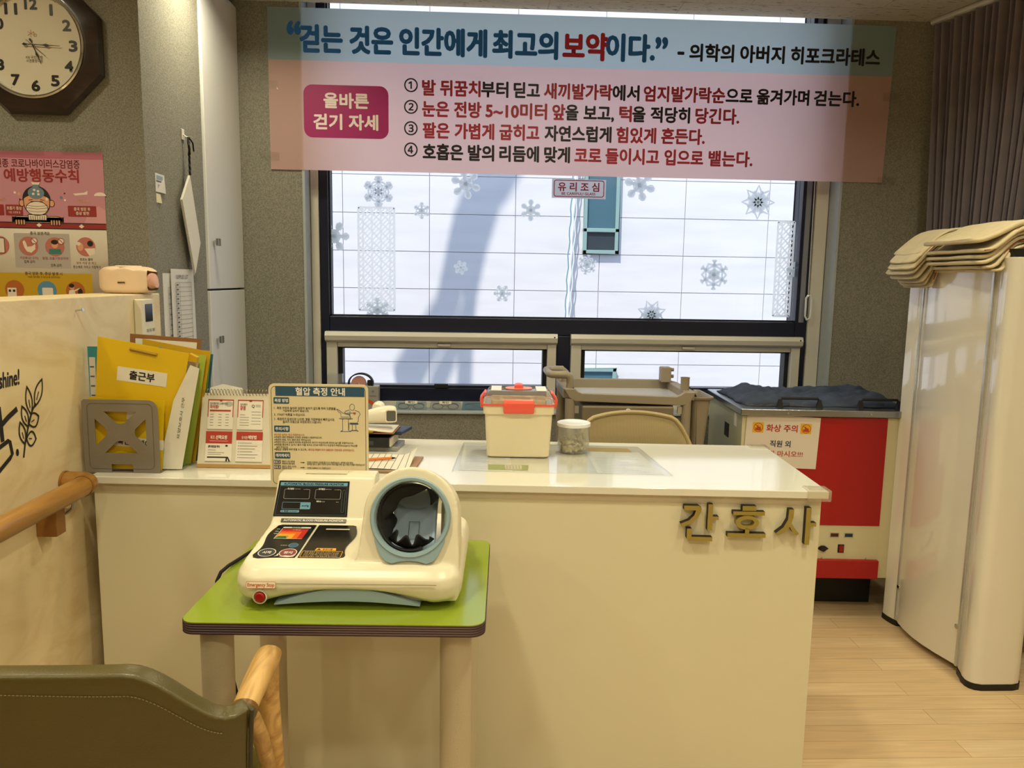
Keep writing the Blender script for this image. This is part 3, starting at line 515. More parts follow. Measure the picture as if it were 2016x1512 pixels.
# ---------------------------------------------------------------- side wall: cabinet, hook, clipboard, notes
LOCK = mat('white_gloss', '#e4e6e8', 0.10, spec=.6); LGAP = mat('cabinet_gap', '#3b3d3f', .7)
lk = thing('tall_cabinet', 'tall white glossy cabinet with two doors between side wall and window wall', 'cabinet', (-1.37, 3.51, 0))
b_ = parts(lk); b_.box(-1.62, -1.14, 3.272, 3.746, FZ, CEIL-.03, LGAP); b_.build('body', lk)
d_ = parts(lk); d_.box(-1.14, -1.12, 3.274, 3.744, 1.290, CEIL-.035, LOCK); du = d_.build('door', lk, bevel=.0025)
d_ = parts(lk); d_.box(-1.14, -1.12, 3.274, 3.744, .08, 1.282, LOCK); dl = d_.build('door', lk, bevel=.0025)
for z_, pr in ((1.485, du), (1.075, dl)):
    k_ = parts(lk); k_.box(-1.12, -1.108, 3.328, 3.342, z_-.007, z_+.007, CHROME); k_.box(-1.108, -1.094, 3.319, 3.351, z_-.016, z_+.016, CHROME); k_.build('knob', pr, bevel=.003)
MASK = mat('light_paper', '#d9d6cf', .6, var=.02); LBL = mat('label_blue', '#8fa3b5', .5); INK = mat('grey_ink', '#5b5b60', .7); NOTEY = mat('note_yellow', '#ddd6ae', .6); HILITE = mat('highlight', '#dfe04a', .6)
hk = MB(); hk.box(-1.1299, -1.126, 3.045, 3.07, 1.852, 1.892, MASK); hk.tube([(-1.126, 3.057, 1.872), (-1.116, 3.057, 1.866), (-1.108, 3.057, 1.864), (-1.104, 3.057, 1.872)], .0028, MASK, 8)
hko = thing('wall_hook', 'small white adhesive hook on the side wall above the clipboard', 'hook', (-1.1299, 3.057, 1.87)); h2 = MB(M.Translation((1.1299, -3.057, -1.87))); h2.v = []; h2.tf = M.Translation((1.1299, -3.057, -1.87)); h2.box(-1.1299, -1.126, 3.045, 3.07, 1.852, 1.892, MASK); h2.build('plate', hko, bevel=.002)
h2 = MB(M.Translation((1.1299, -3.057, -1.87))); h2.tube([(-1.126, 3.057, 1.872), (-1.116, 3.057, 1.864), (-1.106, 3.057, 1.862), (-1.102, 3.057, 1.872)], .0028, MASK, 8); h2.build('prong', hko)
CORD = mat('black_cord', '#141013', .8, bump=.5, bs=300)
cb = thing('clipboard', 'clipboard of papers hanging by a black cord from the wall hook', 'clipboard', (-1.105, 3.057, 1.722))
pl = [(3.05, 1.722), (2.962, 1.622), (3.068, 1.346), (3.137, 1.468)]
b_ = parts(cb); b_.prism(pl, 0, .004, mat('clipboard_board', '#cfcac0', .5), SIDE(-1.112)); b_.build('board', cb)
b_ = parts(cb); b_.prism([(3.05+(y-3.05)*.98, 1.70+(z-1.70)*.985) for y, z in pl], .0042, .008, mat('paper_stack', '#dcd8ce', .7, var=.05, vs=60, stretch=(1, 6, 1)), SIDE(-1.112)); b_.build('paper', cb)
b_ = parts(cb); b_.tube([(-1.108, 3.057, 1.862), (-1.106, 3.05, 1.84), (-1.106, 3.062, 1.82), (-1.106, 3.052, 1.80)]+[(-1.106+.001*(k % 2), 3.055+.003*(-1)**k, 1.79-.011*k) for k in range(7)], .0042, CORD, 8)
b_.tube([(-1.104, 3.055, 1.86), (-1.098, 3.075, 1.845), (-1.099, 3.085, 1.815)], .003, CORD, 8); b_.tube([(-1.102, 3.048, 1.845), (-1.10, 3.038, 1.83), (-1.10, 3.044, 1.805), (-1.104, 3.055, 1.80)], .004, CORD, 8); b_.build('cord', cb)
def sheet(name, y0, y1, z0, z1, lab, deco, cat='paper', x=-1.1292, m=MASK, tilt=0.0):
    b = MB(SIDE(x)); b.add([(y0, z0, 0), (y1+tilt*0, z0, 0.004), (y1, z1, 0), (y0, z1, 0)], [(0, 1, 2, 3)], m)
    deco(b); o = b.build(name, ang=180); return tag(o, lab, cat)
def d_card(b): b.flat([(2.797, 1.668), (2.86, 1.668), (2.86, 1.673), (2.797, 1.673)], INK, .0003); b.flat([(2.81, 1.64), (2.85, 1.64), (2.85, 1.66), (2.81, 1.66)], mat('card_rose', '#b99a98', .6), .0003); b.flat([(2.80, 1.676), (2.855, 1.676), (2.855, 1.69), (2.80, 1.69)], LBL, .0003)
sheet('wall_card', 2.79, 2.868, 1.633, 1.697, 'small white printed card on the side wall, above the cream note', d_card, 'card')
sheet('sticky_note', 2.792, 2.83, 1.596, 1.627, 'tiny cream note on the side wall just below the printed card', lambda b: None, 'note', m=NOTEY)
def d_tab(y0, y1, z0, z1, n, hl):
    def f(b):
        for k in range(n+1): z = z0+(z1-z0)*k/n; b.flat([(y0, z), (y1, z), (y1, z+.0012), (y0, z+.0012)], INK, .0045)
        for y in (y0, y0+.25*(y1-y0), y1): b.flat([(y, z0), (y+.002, z0), (y+.002, z1), (y, z1)], INK, .0046)
        for k in range(n): z = z0+(z1-z0)*(k+.35)/n; b.flat([(y0+.01, z), (y0+.028, z), (y0+.028, z+.006), (y0+.01, z+.006)], INK, .0045)
        if hl: b.flat([(y0+.09, z0+.012), (y1-.015, z0+.012), (y1-.015, z0+.03), (y0+.09, z0+.03)], HILITE, .0047)
    return f
def d_a(b): d_tab(2.85, 2.905, 1.11, 1.30, 5, False)(b); b.flat([(2.865, 1.10), (2.875, 1.10), (2.875, 1.12), (2.865, 1.12)], BLK, .0048)
sheet('printed_sheet', 2.815, 2.91, 1.05, 1.352, 'printed form sheet on the side wall, half behind the list sheet', d_a)
def d_b(b): d_tab(2.905, 3.06, 1.075, 1.318, 14, True)(b); b.text('SUPPLIES LIST', 2.915, 3.03, 1.332, 1.346, INK, .0045, .01, 'l')
sheet('list_sheet', 2.875, 3.098, 1.052, 1.368, 'long white table sheet with yellow highlight taped to the side wall', d_b, x=-1.1235)
# ================================================================ COUNTER
CW = mat('counter_white', '#d9d3b8', 0.22, var=.012, vs=3); CTOP = mat('counter_top', '#dfddd2', 0.06, spec=.9)
CEDGE = mat('counter_edge', '#cfc6b0', 0.3); CROT = R(-3.55); CORG = V((-1.058, 2.088, 0))
ct = thing('nurse_counter', 'long white nurse counter facing the room', 'counter', CORG, CROT)     # local x along the front, y to the back
CM = M.Translation(CORG) @ M.Rotation(CROT, 4, 'Z')
def cl(x, y, z=0.8):
    """room point -> counter-local point"""
    return CM.inverted() @ V((x, y, z))
MB().box(-.004, 2.003, 0, .575, .779, .80, CTOP).build('worktop', ct, bevel=.0025)
b = MB(); b.box(.002, 1.990, .016, .036, FZ, .779, CW); b.build('front_panel', ct, bevel=.0015)
b = MB(); b.box(.002, .022, .036, .565, FZ, .779, CW); b.build('side_panel', ct); b = MB(); b.box(1.970, 1.990, .036, .565, FZ, .779, CW); b.build('side_panel', ct)
MB().box(.022, 1.985, .0145, .024, .757, .779, CEDGE).build('edge_batten', ct)
CG = clear('guard_plastic', (.93, .91, .84), .12, milk=.25, milkcol=(.85, .8, .68))
for x0, y0, nm in ((1.945, -.006, 0), (1.945, .53, 1)):
    g = MB(); g.box(x0, 2.009, y0, y0+.052, .773, .8045, CG); g.build('corner_guard', ct, bevel=.004)
# raised letters
GOLDL = mat('letter_gold', '#a08f48', 0.35, metal=.35, var=.05); LSIDE = mat('letter_edge', '#1c100c', .6)
sg = thing('letter_sign', 'three raised gold letters on the front of the nurse counter', 'sign', CM @ V((1.60, .016, .66)), CROT)
def lp(px, py): return (.000247*(px-930), .000245*(945-py))   # letter drawing units -> metres
def lett(polys, name='letter'):
    q = MB(fr((0, 0, 0), (1, 0, 0), (0, 0, 1)))
    for p in polys: q.prism([lp(*a) for a in (p if isinstance(p, list) else p)], .0005, .019, GOLDL, None, LSIDE)
    return q
def rc(x0, y0, x1, y1): return [(x0, y1), (x1, y1), (x1, y0), (x0, y0)]
def arcp(pts): return pts
OX = -.0
k1 = lett([[(200, 950), (290, 912), (343, 855), (362, 798), (230, 795), (230, 745), (392, 745), (420, 768), (416, 815), (382, 885), (322, 942), (216, 986)],
      [(492, 1022), (545, 1022), (545, 900), (610, 900), (610, 862), (545, 862), (545, 725), (492, 725)], [(272, 1120), (298, 1145), (553, 1145), (553, 1100), (325, 1097), (325, 1005), (272, 1005)]])
k1.tf = k1.tf; o1 = k1.build('letter', sg)
k2 = lett([rc(863, 735, 1012, 790), rc(765, 798, 1108, 840), rc(905, 985, 950, 1050), rc(715, 1046, 1130, 1092)])
k2.ring([lp(925+125*math.cos(a), 925+80*math.sin(-a)) for a in [2*PI*i/40 for i in range(40)]], [lp(925+74*math.cos(a), 925+42*math.sin(-a)) for a in [2*PI*i/40 for i in range(40)]], .0005, .019, GOLDL); k2.build('letter', sg)
k3 = lett([[(1240, 1035), (1318, 968), (1362, 880), (1368, 762), (1422, 762), (1420, 850), (1402, 918), (1440, 978), (1492, 1035), (1466, 1058), (1420, 1022), (1386, 962), (1330, 1022), (1262, 1062)],
      [(1555, 1160), (1608, 1160), (1608, 955), (1670, 950), (1670, 910), (1608, 910), (1608, 742), (1555, 742)]]); k3.build('letter', sg)
sg.location = CM @ V((1.790, .0155, .7055))

# ---------------------------------------------------------------- things on the counter
ZC = .8003
def rd(v): return v
# file rack
RACK = mat('rack_grey', '#857d72', .42, metal=.2, var=.03)
rk = thing('file_rack', 'grey metal bookend with an X cut-out holding the yellow folders', 'bookend', (-.985, 2.128, ZC), R(-2))
b = MB(FRONT()); w_, h_ = .208, .205
outer = [(-.104, .0), (-.034, .0), (-.030, .004), (-.030, .022), (-.024, .028), (.024, .028), (.030, .022), (.030, .004), (.034, 0), (.104, 0)]+[(.104, .17)]+ell(.079, .180, .025, .025, 6, 0, 90)[1:]+[(-.098, .205), (-.104, .199)]
outer = [(-.104, .0), (-.030, .0), (-.030, .024), (.030, .024), (.030, .0), (.104, 0), (.104, .178)]+ell(.078, .179, .026, .026, 6, 0, 90)[1:]+[(-.098, .205), (-.104, .199)]
# plate with four openings, built as strips round the X
def plate(b, h0, h1, m):
    for x0, x1, y0, y1 in ((-.104, -.07, 0, .2), (.07, .104, 0, .172), (-.07, -.030, 0, .056), (.030, .07, 0, .056), (-.030, .030, .024, .056), (-.07, .07, .172, .205)): b.prism([(x0, y0), (x1, y0), (x1, y1), (x0, y1)], h0, h1, m)
    b.prism([(-.104, .2), (-.07, .2), (-.07, .205), (-.098, .205)], h0, h1, m); b.prism([(.07, .172), (.104, .172)]+ell(.078, .179, .026, .026, 6, 0, 90)+[(.07, .205)], h0, h1, m)
    X = [(-.070, .172), (-.045, .172), (-.012, .140), (0, .1375), (.012, .140), (.045, .172), (.070, .172), (.070, .152), (.040, .124), (.037, .114), (.040, .104), (.070, .076), (.070, .056), (.045, .056), (.012, .088), (0, .0905), (-.012, .088), (-.045, .056), (-.070, .056), (-.070, .076), (-.040, .104), (-.037, .114), (-.040, .124), (-.070, .152)]
    b.prism(list(reversed(X)), h0, h1, m)
plate(b, 0, .0022, RACK); b.build('plate', rk)
b = MB(FRONT()); b.outline(list(reversed(rrect(-.088, .012, .088, .193, .012))), .0022, mat('rack_groove', '#6a6359', .4, metal=.2), .0025); b.build('groove', rk)
MB().box(-.104, .104, .0, .11, .0, .0015, RACK).build('foot_plate', rk)

def folder(name, pts, thick, m, lab, cat, y, dec=None, par=None, edge=None, lean=0.0):
    """upright flat object in a plane facing the room; pts in (x, z)"""
    cx = sum(p[0] for p in pts)/len(pts); z0 = min(p[1] for p in pts)
    t = thing(name, lab, cat, (cx, y, z0)); q = MB(fr((-cx, 0, -z0), (1, 0, 0), (0, lean, 1))); q.prism(pts, 0, thick, m, None, edge); q.build('cover', t)
    return t, (lambda: MB(fr((-cx, 0, -z0), (1, 0, 0), (0, lean, 1))))
YF = mat('folder_yellow', '#dab50e', .45, var=.03, vs=5); YF2 = mat('folder_yellow_dark', '#c79b0c', .5); TEALF = mat('folder_teal', '#2f8e9a', .45); GRNF = mat('folder_green', '#8aa53a', .5); GRN2 = mat('folder_lime', '#a9b94a', .5)
BRNF = mat('board_brown', '#8a5c33', .55); PAPW = mat('sheet_white', '#dcd6c8', .7, var=.02); PGE = mat('page_edges', '#d2c9b4', .8, var=.12, vs=90, stretch=(1, 1, 1)); BRASS = mat('brass', '#b79a4a', .3, metal=.8)
def px(x): return x
# the yellow folder in front (tilted), with label and metal fastener
A = [(-1.060, .805), (-.862, .801), (-.795, 1.135), (-1.036, 1.180)]
A = [(-1.085, .812), (-.870, .8012), (-.806, 1.131), (-1.052, 1.176)]
yf, mk = folder('folder', A, .0015, YF, 'front yellow folder with a white name label and metal fastener', 'folder', 2.168)
q = mk(); q.prism([(-1.078, .812), (-.866, .803), (-.802, 1.128), (-1.046, 1.172)], -.014, -.001, PGE); q.build('pages', yf)
q = mk(); q.prism([(-.868, .8015), (-.85, .8025), (-.785, 1.12), (-.806, 1.131)], -.018, .0, YF2); q.build('spine', yf)
q = mk(); q.prism([(-.834, 1.0), (-.8, .99), (-.782, 1.105), (-.814, 1.11)], .0, .0012, clear('tab_plastic', (.85, .82, .7), .12, milk=.35, milkcol=(.75, .68, .5))); q.build('plastic_tab', yf)
q = mk(); q.tube([(-.966, 1.142, .003), (-.893, 1.126, .003)], .0042, BRASS, 10); q.build('fastener', yf)
LX = M(((.978, .208, 0, -.9375), (-.208, .978, 0, 1.068), (0, 0, 1, 0), (0, 0, 0, 1)))
LX = M.Translation((-.937, 1.066, 0)) @ M.Rotation(R(-8.0), 4, 'Z')
q = mk(); q.prism([(-.068, -.021), (.068, -.021), (.068, .018), (-.068, .018)], .0016, .0022, PAPW, LX); q.text('출근부', -.034, .034, -.013, .011, BLK, .0025, .03, 'h', LX); q.build('label', yf)
y2, mk = folder('folder', [(-1.09, .812), (-.885, .803), (-.87, 1.0), (-1.075, 1.01)], .0015, YF, 'lower yellow folder standing inside the grey bookend', 'folder', 2.145)
q = mk(); q.prism([(-.075, -.014), (.075, -.014), (.075, .014), (-.075, .014)], .0016, .0022, PAPW, M.Translation((-.952, .882, 0)) @ M.Rotation(R(-6), 4, 'Z')); q.text('확인서 페이지', -.05, .055, -.009, .009, BLK, .0025, .02, 'h', M.Translation((-.952, .882, 0)) @ M.Rotation(R(-6), 4, 'Z'))
q.prism([(-.024, -.012), (.024, -.012), (.024, .012), (-.024, .012)], .0016, .0022, PAPW, M.Translation((-.95, .958, 0)) @ M.Rotation(R(-6), 4, 'Z')); q.build('label', y2)
t3, mk = folder('folder', [(-1.094, .812), (-.90, .803), (-.89, 1.145), (-1.094, 1.145)], .0015, TEALF, 'teal folder at the left end of the folder row', 'folder', 2.192)
q = mk(); q.prism([(-1.094, .85), (-1.0775, .85), (-1.074, 1.115), (-1.0905, 1.115)], .0016, .0022, PAPW)
for k in range(9): q.prism([(-1.0895, .87+.027*k), (-1.078, .87+.027*k), (-1.078, .874+.027*k), (-1.0895, .874+.027*k)], .0023, .0026, INK)
q.build('index_strip', t3)
rows = [('folder', GRNF, (-1.0, .803, -.842, .803, -.79, 1.10, -.97, 1.13), 'olive green folder behind the front yellow folder', 2.204), ('folder', TEALF, (-.98, .803, -.848, .8025, -.805, 1.06, -.97, 1.07), 'short teal folder showing below the yellow folder edge', 2.213),
        ('folder', GRN2, (-.99, .803, -.834, .803, -.778, 1.12, -.96, 1.14), 'lime green folder in the middle of the folder row', 2.222), ('folder', YF2, (-.98, .804, -.826, .804, -.77, 1.13, -.96, 1.165), 'deep yellow folder with green label near the back', 2.235)]
for nm, m, p, lab, yy in rows:
    P = [(p[0], p[1]), (p[2], p[3]), (p[4], p[5]), (p[6], p[7])]; t, mk = folder(nm, P, .0015, m, lab, 'folder', yy)
    q = mk(); q.prism([(a+.003*(1 if i in (0, 3) else -1), c-.004*(1 if i > 1 else -1)) for i, (a, c) in enumerate(P)], -.006, -.0005, PGE); q.build('pages', t)
t, mk = folder('clip_board', [(-1.02, .805), (-.84, .805), (-.80, 1.165), (-1.0, 1.178)], .003, BRNF, 'brown hardboard clipboard behind the folders', 'clipboard', 2.250)
q = mk(); q.prism([(-1.0, .82), (-.846, .82), (-.812, 1.155), (-.985, 1.165)], .0032, .0042, PAPW); q.build('paper', t)
t, mk = folder('loose_papers', [(-.90, .804), (-.835, .804), (-.776, 1.09), (-.80, 1.10), (-.85, 1.0)], .0012, PAPW, 'loose white papers leaning at the right end of the folders', 'paper', 2.157)
q = mk(); q.text('요양보호사 근무', -.06, .06, -.004, .004, INK, .0016, .01, 'h', M.Translation((-.832, .95, 0)) @ M.Rotation(R(80), 4, 'Z')); q.build('print', t)
t, mk = folder('folder', [(-.93, .804), (-.812, .804), (-.772, 1.12), (-.93, 1.13)], .002, mat('folder_blue', '#3d6f8c', .5), 'thin blue folder at the very back of the folder row', 'folder', 2.262)
t, mk = folder('folder', [(-.93, .804), (-.818, .804), (-.776, 1.13), (-.93, 1.14)], .002, mat('folder_bright_green', '#7fae4a', .5), 'bright green folder in front of the thin blue folder', 'folder', 2.256)

# desk calendar
CAL = mat('calendar_card', '#d8d0bd', .6, var=.02); REDC = mat('card_red', '#b23a2e', .5); CRDW = mat('card_white', '#e8e2d6', .35); WIRE = mat('wire', '#8f7f5c', .35, metal=.8); KRAFT = mat('kraft', '#b58e52', .7)
cn = thing('desk_calendar', 'spiral desk calendar stand showing four red and white cards', 'calendar', (-.700, 2.185, ZC+.0008), R(-3)); LE = .22
cfm = fr((0, 0, 0), (1, 0, 0), (0, LE, 1)); wd = .106
b = MB(cfm); b.prism([(-wd, 0), (wd, 0), (wd*.94, .214), (-wd*.94, .214)], -.0015, 0, CAL); b.prism([(-wd*1.0, 0), (wd*1.0, 0), (wd*1.0, .010), (-wd, .010)], .0002, .001, KRAFT); b.build('front_board', cn)
b = MB(fr((0, .11, 0), (1, 0, 0), (0, -.28, 1))); b.prism([(-wd, 0), (wd, 0), (wd*.94, .214), (-wd*.94, .214)], -.002, 0, CAL); b.build('back_board', cn)
b = MB(); b.box(-wd, wd, 0, .108, 0, .0015, KRAFT); b.build('base_board', cn)
b = MB()
for k in range(21):
    x = -.094+.0094*k; b.tube([(x, .048+.0085*math.cos(a), .212+.0085*math.sin(a)) for a in [2*PI*i/12 for i in range(12)]], .0009, WIRE, 5, closed=True)
b.build('spiral', cn)
def card(x0, y0, x1, y1, kind):
    q = MB(cfm); q.prism([(x0, y0), (x1, y0), (x1, y1), (x0, y1)], .0008, .0012, CRDW); w, h = x1-x0, y1-y0; f = lambda a, c: (x0+a*w, y0+c*h); hh = .0014
    def rect(a, c, d, g, m, k=0): q.flat([f(a, c), f(d, c), f(d, g), f(a, g)], m, hh+.0002*k)
    def txt(t, a, d, c, g, m, k=1, bo=.012): q.text(t, f(a, 0)[0], f(d, 0)[0], f(0, c)[1], f(0, g)[1], m, hh+.0002*k, bo)
    if kind < 2:
        rect(0, .96, 1, 1, REDC); rect(0, .42, .03, 1, REDC); rect(.97, .42, 1, 1, REDC); rect(.45, .93, .55, 1, REDC)
        if kind == 0:
            txt('임티펜키와 스페이먼트', .08, .78, .82, .90, INK); txt('차이점?', .08, .42, .70, .81, REDC, 1, .03); rect(.08, .60, .90, .66, REDC)
            for k in range(5):
                for a in (.1, .42, .7): rect(a, .50-.09*k, a+.13, .515-.09*k, INK)
            q.flat(ell(*f(.82, .85), .012, .008, 12), mat('card_grey', '#b9b2a8', .5), hh)
        else:
            txt('임티펜키', .1, .36, .80, .88, INK); txt('장점', .1, .3, .66, .79, REDC, 1, .03); txt('Q', .55, .66, .74, .86, BLK, 1, .01); rect(.7, .82, .9, .835, INK); rect(.7, .77, .9, .785, INK)
            for k in range(5): rect(.1, .50-.085*k, .46 if k else .3, .513-.085*k, INK); rect(.55, .60-.1*k, .92, .612-.1*k, INK)
    else:
        rect(0, .60, 1, 1, REDC)
        if kind == 2:
            txt('퇴즈', .18, .34, .74, .86, CRDW, 1, .008); txt('선택요령', .38, .80, .74, .87, CRDW, 1, .03); rect(.15, .68, .85, .69, CRDW, 1)
            txt('결핵 예방접종 확인?', .1, .55, .46, .54, BLK, 1, .02); rect(.1, .38, .4, .393, INK); rect(.1, .30, .72, .313, INK); rect(.1, .24, .6, .253, INK)
            rect(.08, .13, .86, .175, HAIR); q.flat([f(.78, .02), f(.84, .02), f(.86, .17), f(.8, .17)], HAIR, hh+.0002); q.flat([f(.9, .02), f(.96, .02), f(.88, .17), f(.84, .17)], HAIR, hh+.0003); q.flat(ell(*f(.8, .53), .004, .003, 10), HAIR, hh)
        else:
            rect(0, .60, 1, .72, CRDW, 1); txt('유치원', .2, .42, .76, .86, CRDW, 1, .008); txt('예방법', .45, .76, .76, .88, CRDW, 1, .03)
            for k in range(6): rect(.08, .62-.095*k, .11, .64-.095*k, BLK, 2); rect(.14, .625-.095*k, .6+.3*((k*37) % 10)/10, .637-.095*k, INK, 2)
    rect(0, 0, 1, .03, mat('card_sleeve', '#a79f91', .3)); q.build('card', cn)
card(-.082, .108, -.008, .196, 0); card(.004, .108, .078, .196, 1); card(-.084, .016, -.008, .104, 2); card(.004, .016, .080, .104, 3)

# papers behind the calendar
bp = thing('paper_sheets', 'few white sheets standing behind the calendar', 'paper', (-.83, 2.42, ZC)); b = MB(fr((0, 0, 0), (1, .3, 0), (0, .3, 1))); b.prism([(-.06, 0), (.08, 0), (.07, .195), (.01, .21), (-.06, .19)], 0, .004, PAPW); b.build('sheet', bp)
# stack: laptop-like binder, clipboard, thermometer ------------------------------------------------------
BINDB = mat('binder_black', '#17181c', .4, var=.05); NOTE = mat('notebook_grey', '#9a9a98', .5); NAVYB = mat('notebook_navy', '#20304a', .5)
sb = thing('notebook', 'grey notebook at the bottom of the stack under the thermometer', 'notebook', (-.345, 2.48, ZC), R(-6)); MB().box(-.10, .095, -.06, .06, 0, .014, NOTE).build('cover', sb, bevel=.003)
bb = thing('binder', 'black binder in the middle of the stack under the thermometer', 'binder', (-.365, 2.465, ZC+.0145), R(-6)); MB().box(-.10, .09, -.062, .06, 0, .034, BINDB).build('cover', bb, bevel=.004)
MB().box(.012, .042, -.064, -.0615, .009, .022, mat('binder_label', '#3a3c40', .4)).build('label_holder', bb); MB().box(.0905, .0955, -.055, .055, .003, .031, PGE).build('pages', bb)
nb2 = thing('notebook', 'navy notebook sticking out right of the stack, under the papers', 'notebook', (-.33, 2.50, ZC+.0490), R(-14)); MB().box(-.10, .10, -.05, .055, 0, .012, NAVYB).build('cover', nb2, bevel=.003)
c2 = thing('clipboard', 'brown clipboard with papers right under the thermometer', 'clipboard', (-.36, 2.46, ZC+.0615), R(-4)); MB().box(-.105, .10, -.07, .06, 0, .003, BRNF).build('board', c2, bevel=.001)
b = MB(); b.grid(12, 4, lambda u, v: (-.10+.195*u, -.066+.12*v, .0032+.007*math.sin(PI*u)**2*(1-v)), PAPW); b.build('paper', c2, solid=.004, soff=1)
b = MB(); b.box(.012, .036, -.074, -.058, .004, .010, BRASS); b.build('clip', c2, bevel=.002)
TH = mat('device_white', '#e6dfcc', .3, var=.01); GS = mat('grey_screen', '#5d5c57', .2)
tg = thing('thermometer_gun', 'white infrared thermometer lying on the papers', 'thermometer', (-.345, 2.445, ZC+.0785), R(6))
b = MB(); b.loft([[(x, y0+ry*math.cos(a)*(1 if abs(math.cos(a)) < .9 else 1), z0+rz_*math.sin(a)) for a in [2*PI*i/20 for i in range(20)]] for x, y0, ry, z0, rz_ in
    ((-.115, .0, .008, .014, .008), (-.11, 0, .013, .015, .013), (-.06, 0, .017, .019, .017), (-.015, -.002, .019, .027, .021), (.02, -.003, .024, .034, .026), (.05, -.004, .027, .036, .029), (.072, -.004, .026, .036, .028), (.084, -.004, .021, .036, .023))], TH); b.build('body', tg, sub=1)
b = MB(); b.tube([(.02, .02, .045), (.026, .045, .052), (.028, .058, .053)], [.022, .022, .018], TH, 18); b.build('sensor_head', tg, sub=1)
b = MB(fr((.066, -.031, .034), (1, 0, 0), (0, .12, 1))); b.prism(rrect(-.019, -.019, .017, .021, .007), -.004, .0035, TH); b.prism(rrect(-.0155, -.0155, .0135, .0175, .005), .0036, .0042, GS); b.build('screen', tg)
# open notepad with orange pen
np_ = thing('clipboard', 'brown clipboard with ruled pages behind the blood pressure monitor', 'clipboard', (-.27, 2.235, ZC), R(-5)); MB().box(-.115, .095, -.10, .095, 0, .006, mat('board_tan', '#9a7650', .55)).build('board', np_, bevel=.0015)
def pg(u, v):
    x = -.113+.19*u; y = -.092+.18*v; return (x, y, .008+.004*math.sin(PI*u)+.028*max(0, (u-.72)/.28)**2*max(0, (v-.3)/.7))
b = MB(); b.grid(24, 14, pg, PAPW)
for k in range(9):
    u0 = .12+.1*k; b.grid(1, 14, lambda i, v: tuple(V(pg(min(1, u0+.008*i-.06*v+.03), v))+V((0, 0, .0006))), INK)
b.build('page', np_, fixn=False); MB().box(-.113, .07, -.092, .085, .0062, .0078, PAPW).build('paper_block', np_)
pn = thing('pen', 'orange ballpoint pen lying on the ruled pages', 'pen', (-.29, 2.235, ZC+.0175), R(14)); OR = mat('pen_orange', '#d9780f', .35)
MB().tube([(-.06, 0, 0), (.035, 0, .001)], .0042, OR, 6).build('barrel', pn); MB().tube([(.035, 0, .001), (.043, 0, .0008), (.049, 0, .0006)], [.004, .0026, .0005], BLK, 8).build('tip', pn)

# desk mat with papers under it
MATC = clear('desk_mat_vinyl', (.96, .97, .97), .10, rough=.06)
dm = thing('desk_mat', 'clear vinyl desk mat with papers under it on the counter', 'desk mat', (.25, 2.34, ZC), CROT); di = (M.Translation((.25, 2.34, ZC)) @ M.Rotation(CROT, 4, 'Z')).inverted()
def dmp(x, y): p = di @ V((x, y, ZC)); return (p.x, p.y)
quad = [dmp(-.074, 2.163), dmp(.557, 2.120), dmp(.535, 2.50), dmp(-.050, 2.56)]
pv = MB(); PAPU = mat('mat_paper', '#d5d4cc', .75, var=.06, vs=16)
pv.flat([dmp(-.055, 2.175), dmp(.10, 2.165), dmp(.10, 2.50), dmp(-.045, 2.53)], PAPU, .0002); pv.flat([dmp(.345, 2.15), dmp(.535, 2.137), dmp(.52, 2.42), dmp(.35, 2.44)], PAPU, .0002)
pv.flat([dmp(.36, 2.43), dmp(.50, 2.42), dmp(.495, 2.48), dmp(.35, 2.49)], mat('mat_card_tan', '#b59b5a', .6), .0004)
for k in range(16): pv.flat([dmp(-.04, 2.20+.02*k), dmp(.085-.03*(k % 3), 2.195+.02*k), dmp(.085-.03*(k % 3), 2.198+.02*k), dmp(-.04, 2.203+.02*k)], mat('pale_ink', '#a8a7a2', .7), .0005)
for k in range(10): pv.flat([dmp(.36, 2.165+.02*k), dmp(.50-.02*(k % 4), 2.158+.02*k), dmp(.50-.02*(k % 4), 2.161+.02*k), dmp(.36, 2.168+.02*k)], mat('pale_ink', '#a8a7a2', .7), .0005)
GREENC = mat('mat_card_green', '#8d9a5a', .6)
pv.flat([dmp(.03, 2.182), dmp(.145, 2.176), dmp(.152, 2.24), dmp(.03, 2.248)], GREENC, .0006); pv.flat([dmp(.08, 2.184), dmp(.128, 2.182), dmp(.13, 2.236), dmp(.08, 2.24)], mat('card_beige', '#c9bda0', .6), .0008)
for k in range(5): pv.flat([dmp(.083+.009*k, 2.19), dmp(.088+.009*k, 2.19), dmp(.089+.009*k, 2.232), dmp(.084+.009*k, 2.233)], mat('pale_ink', '#a8a7a2', .7), .0010)
pv.build('papers', dm, ang=180)
b = MB(); b.flat(quad, MATC, .0016); b.outline(quad if sum(quad[i][0]*quad[(i+1) % 4][1]-quad[(i+1) % 4][0]*quad[i][1] for i in range(4)) > 0 else quad[::-1], .0012, mat('vinyl_edge', '#b9b7ae', .3), .0018); b.build('vinyl_sheet', dm)

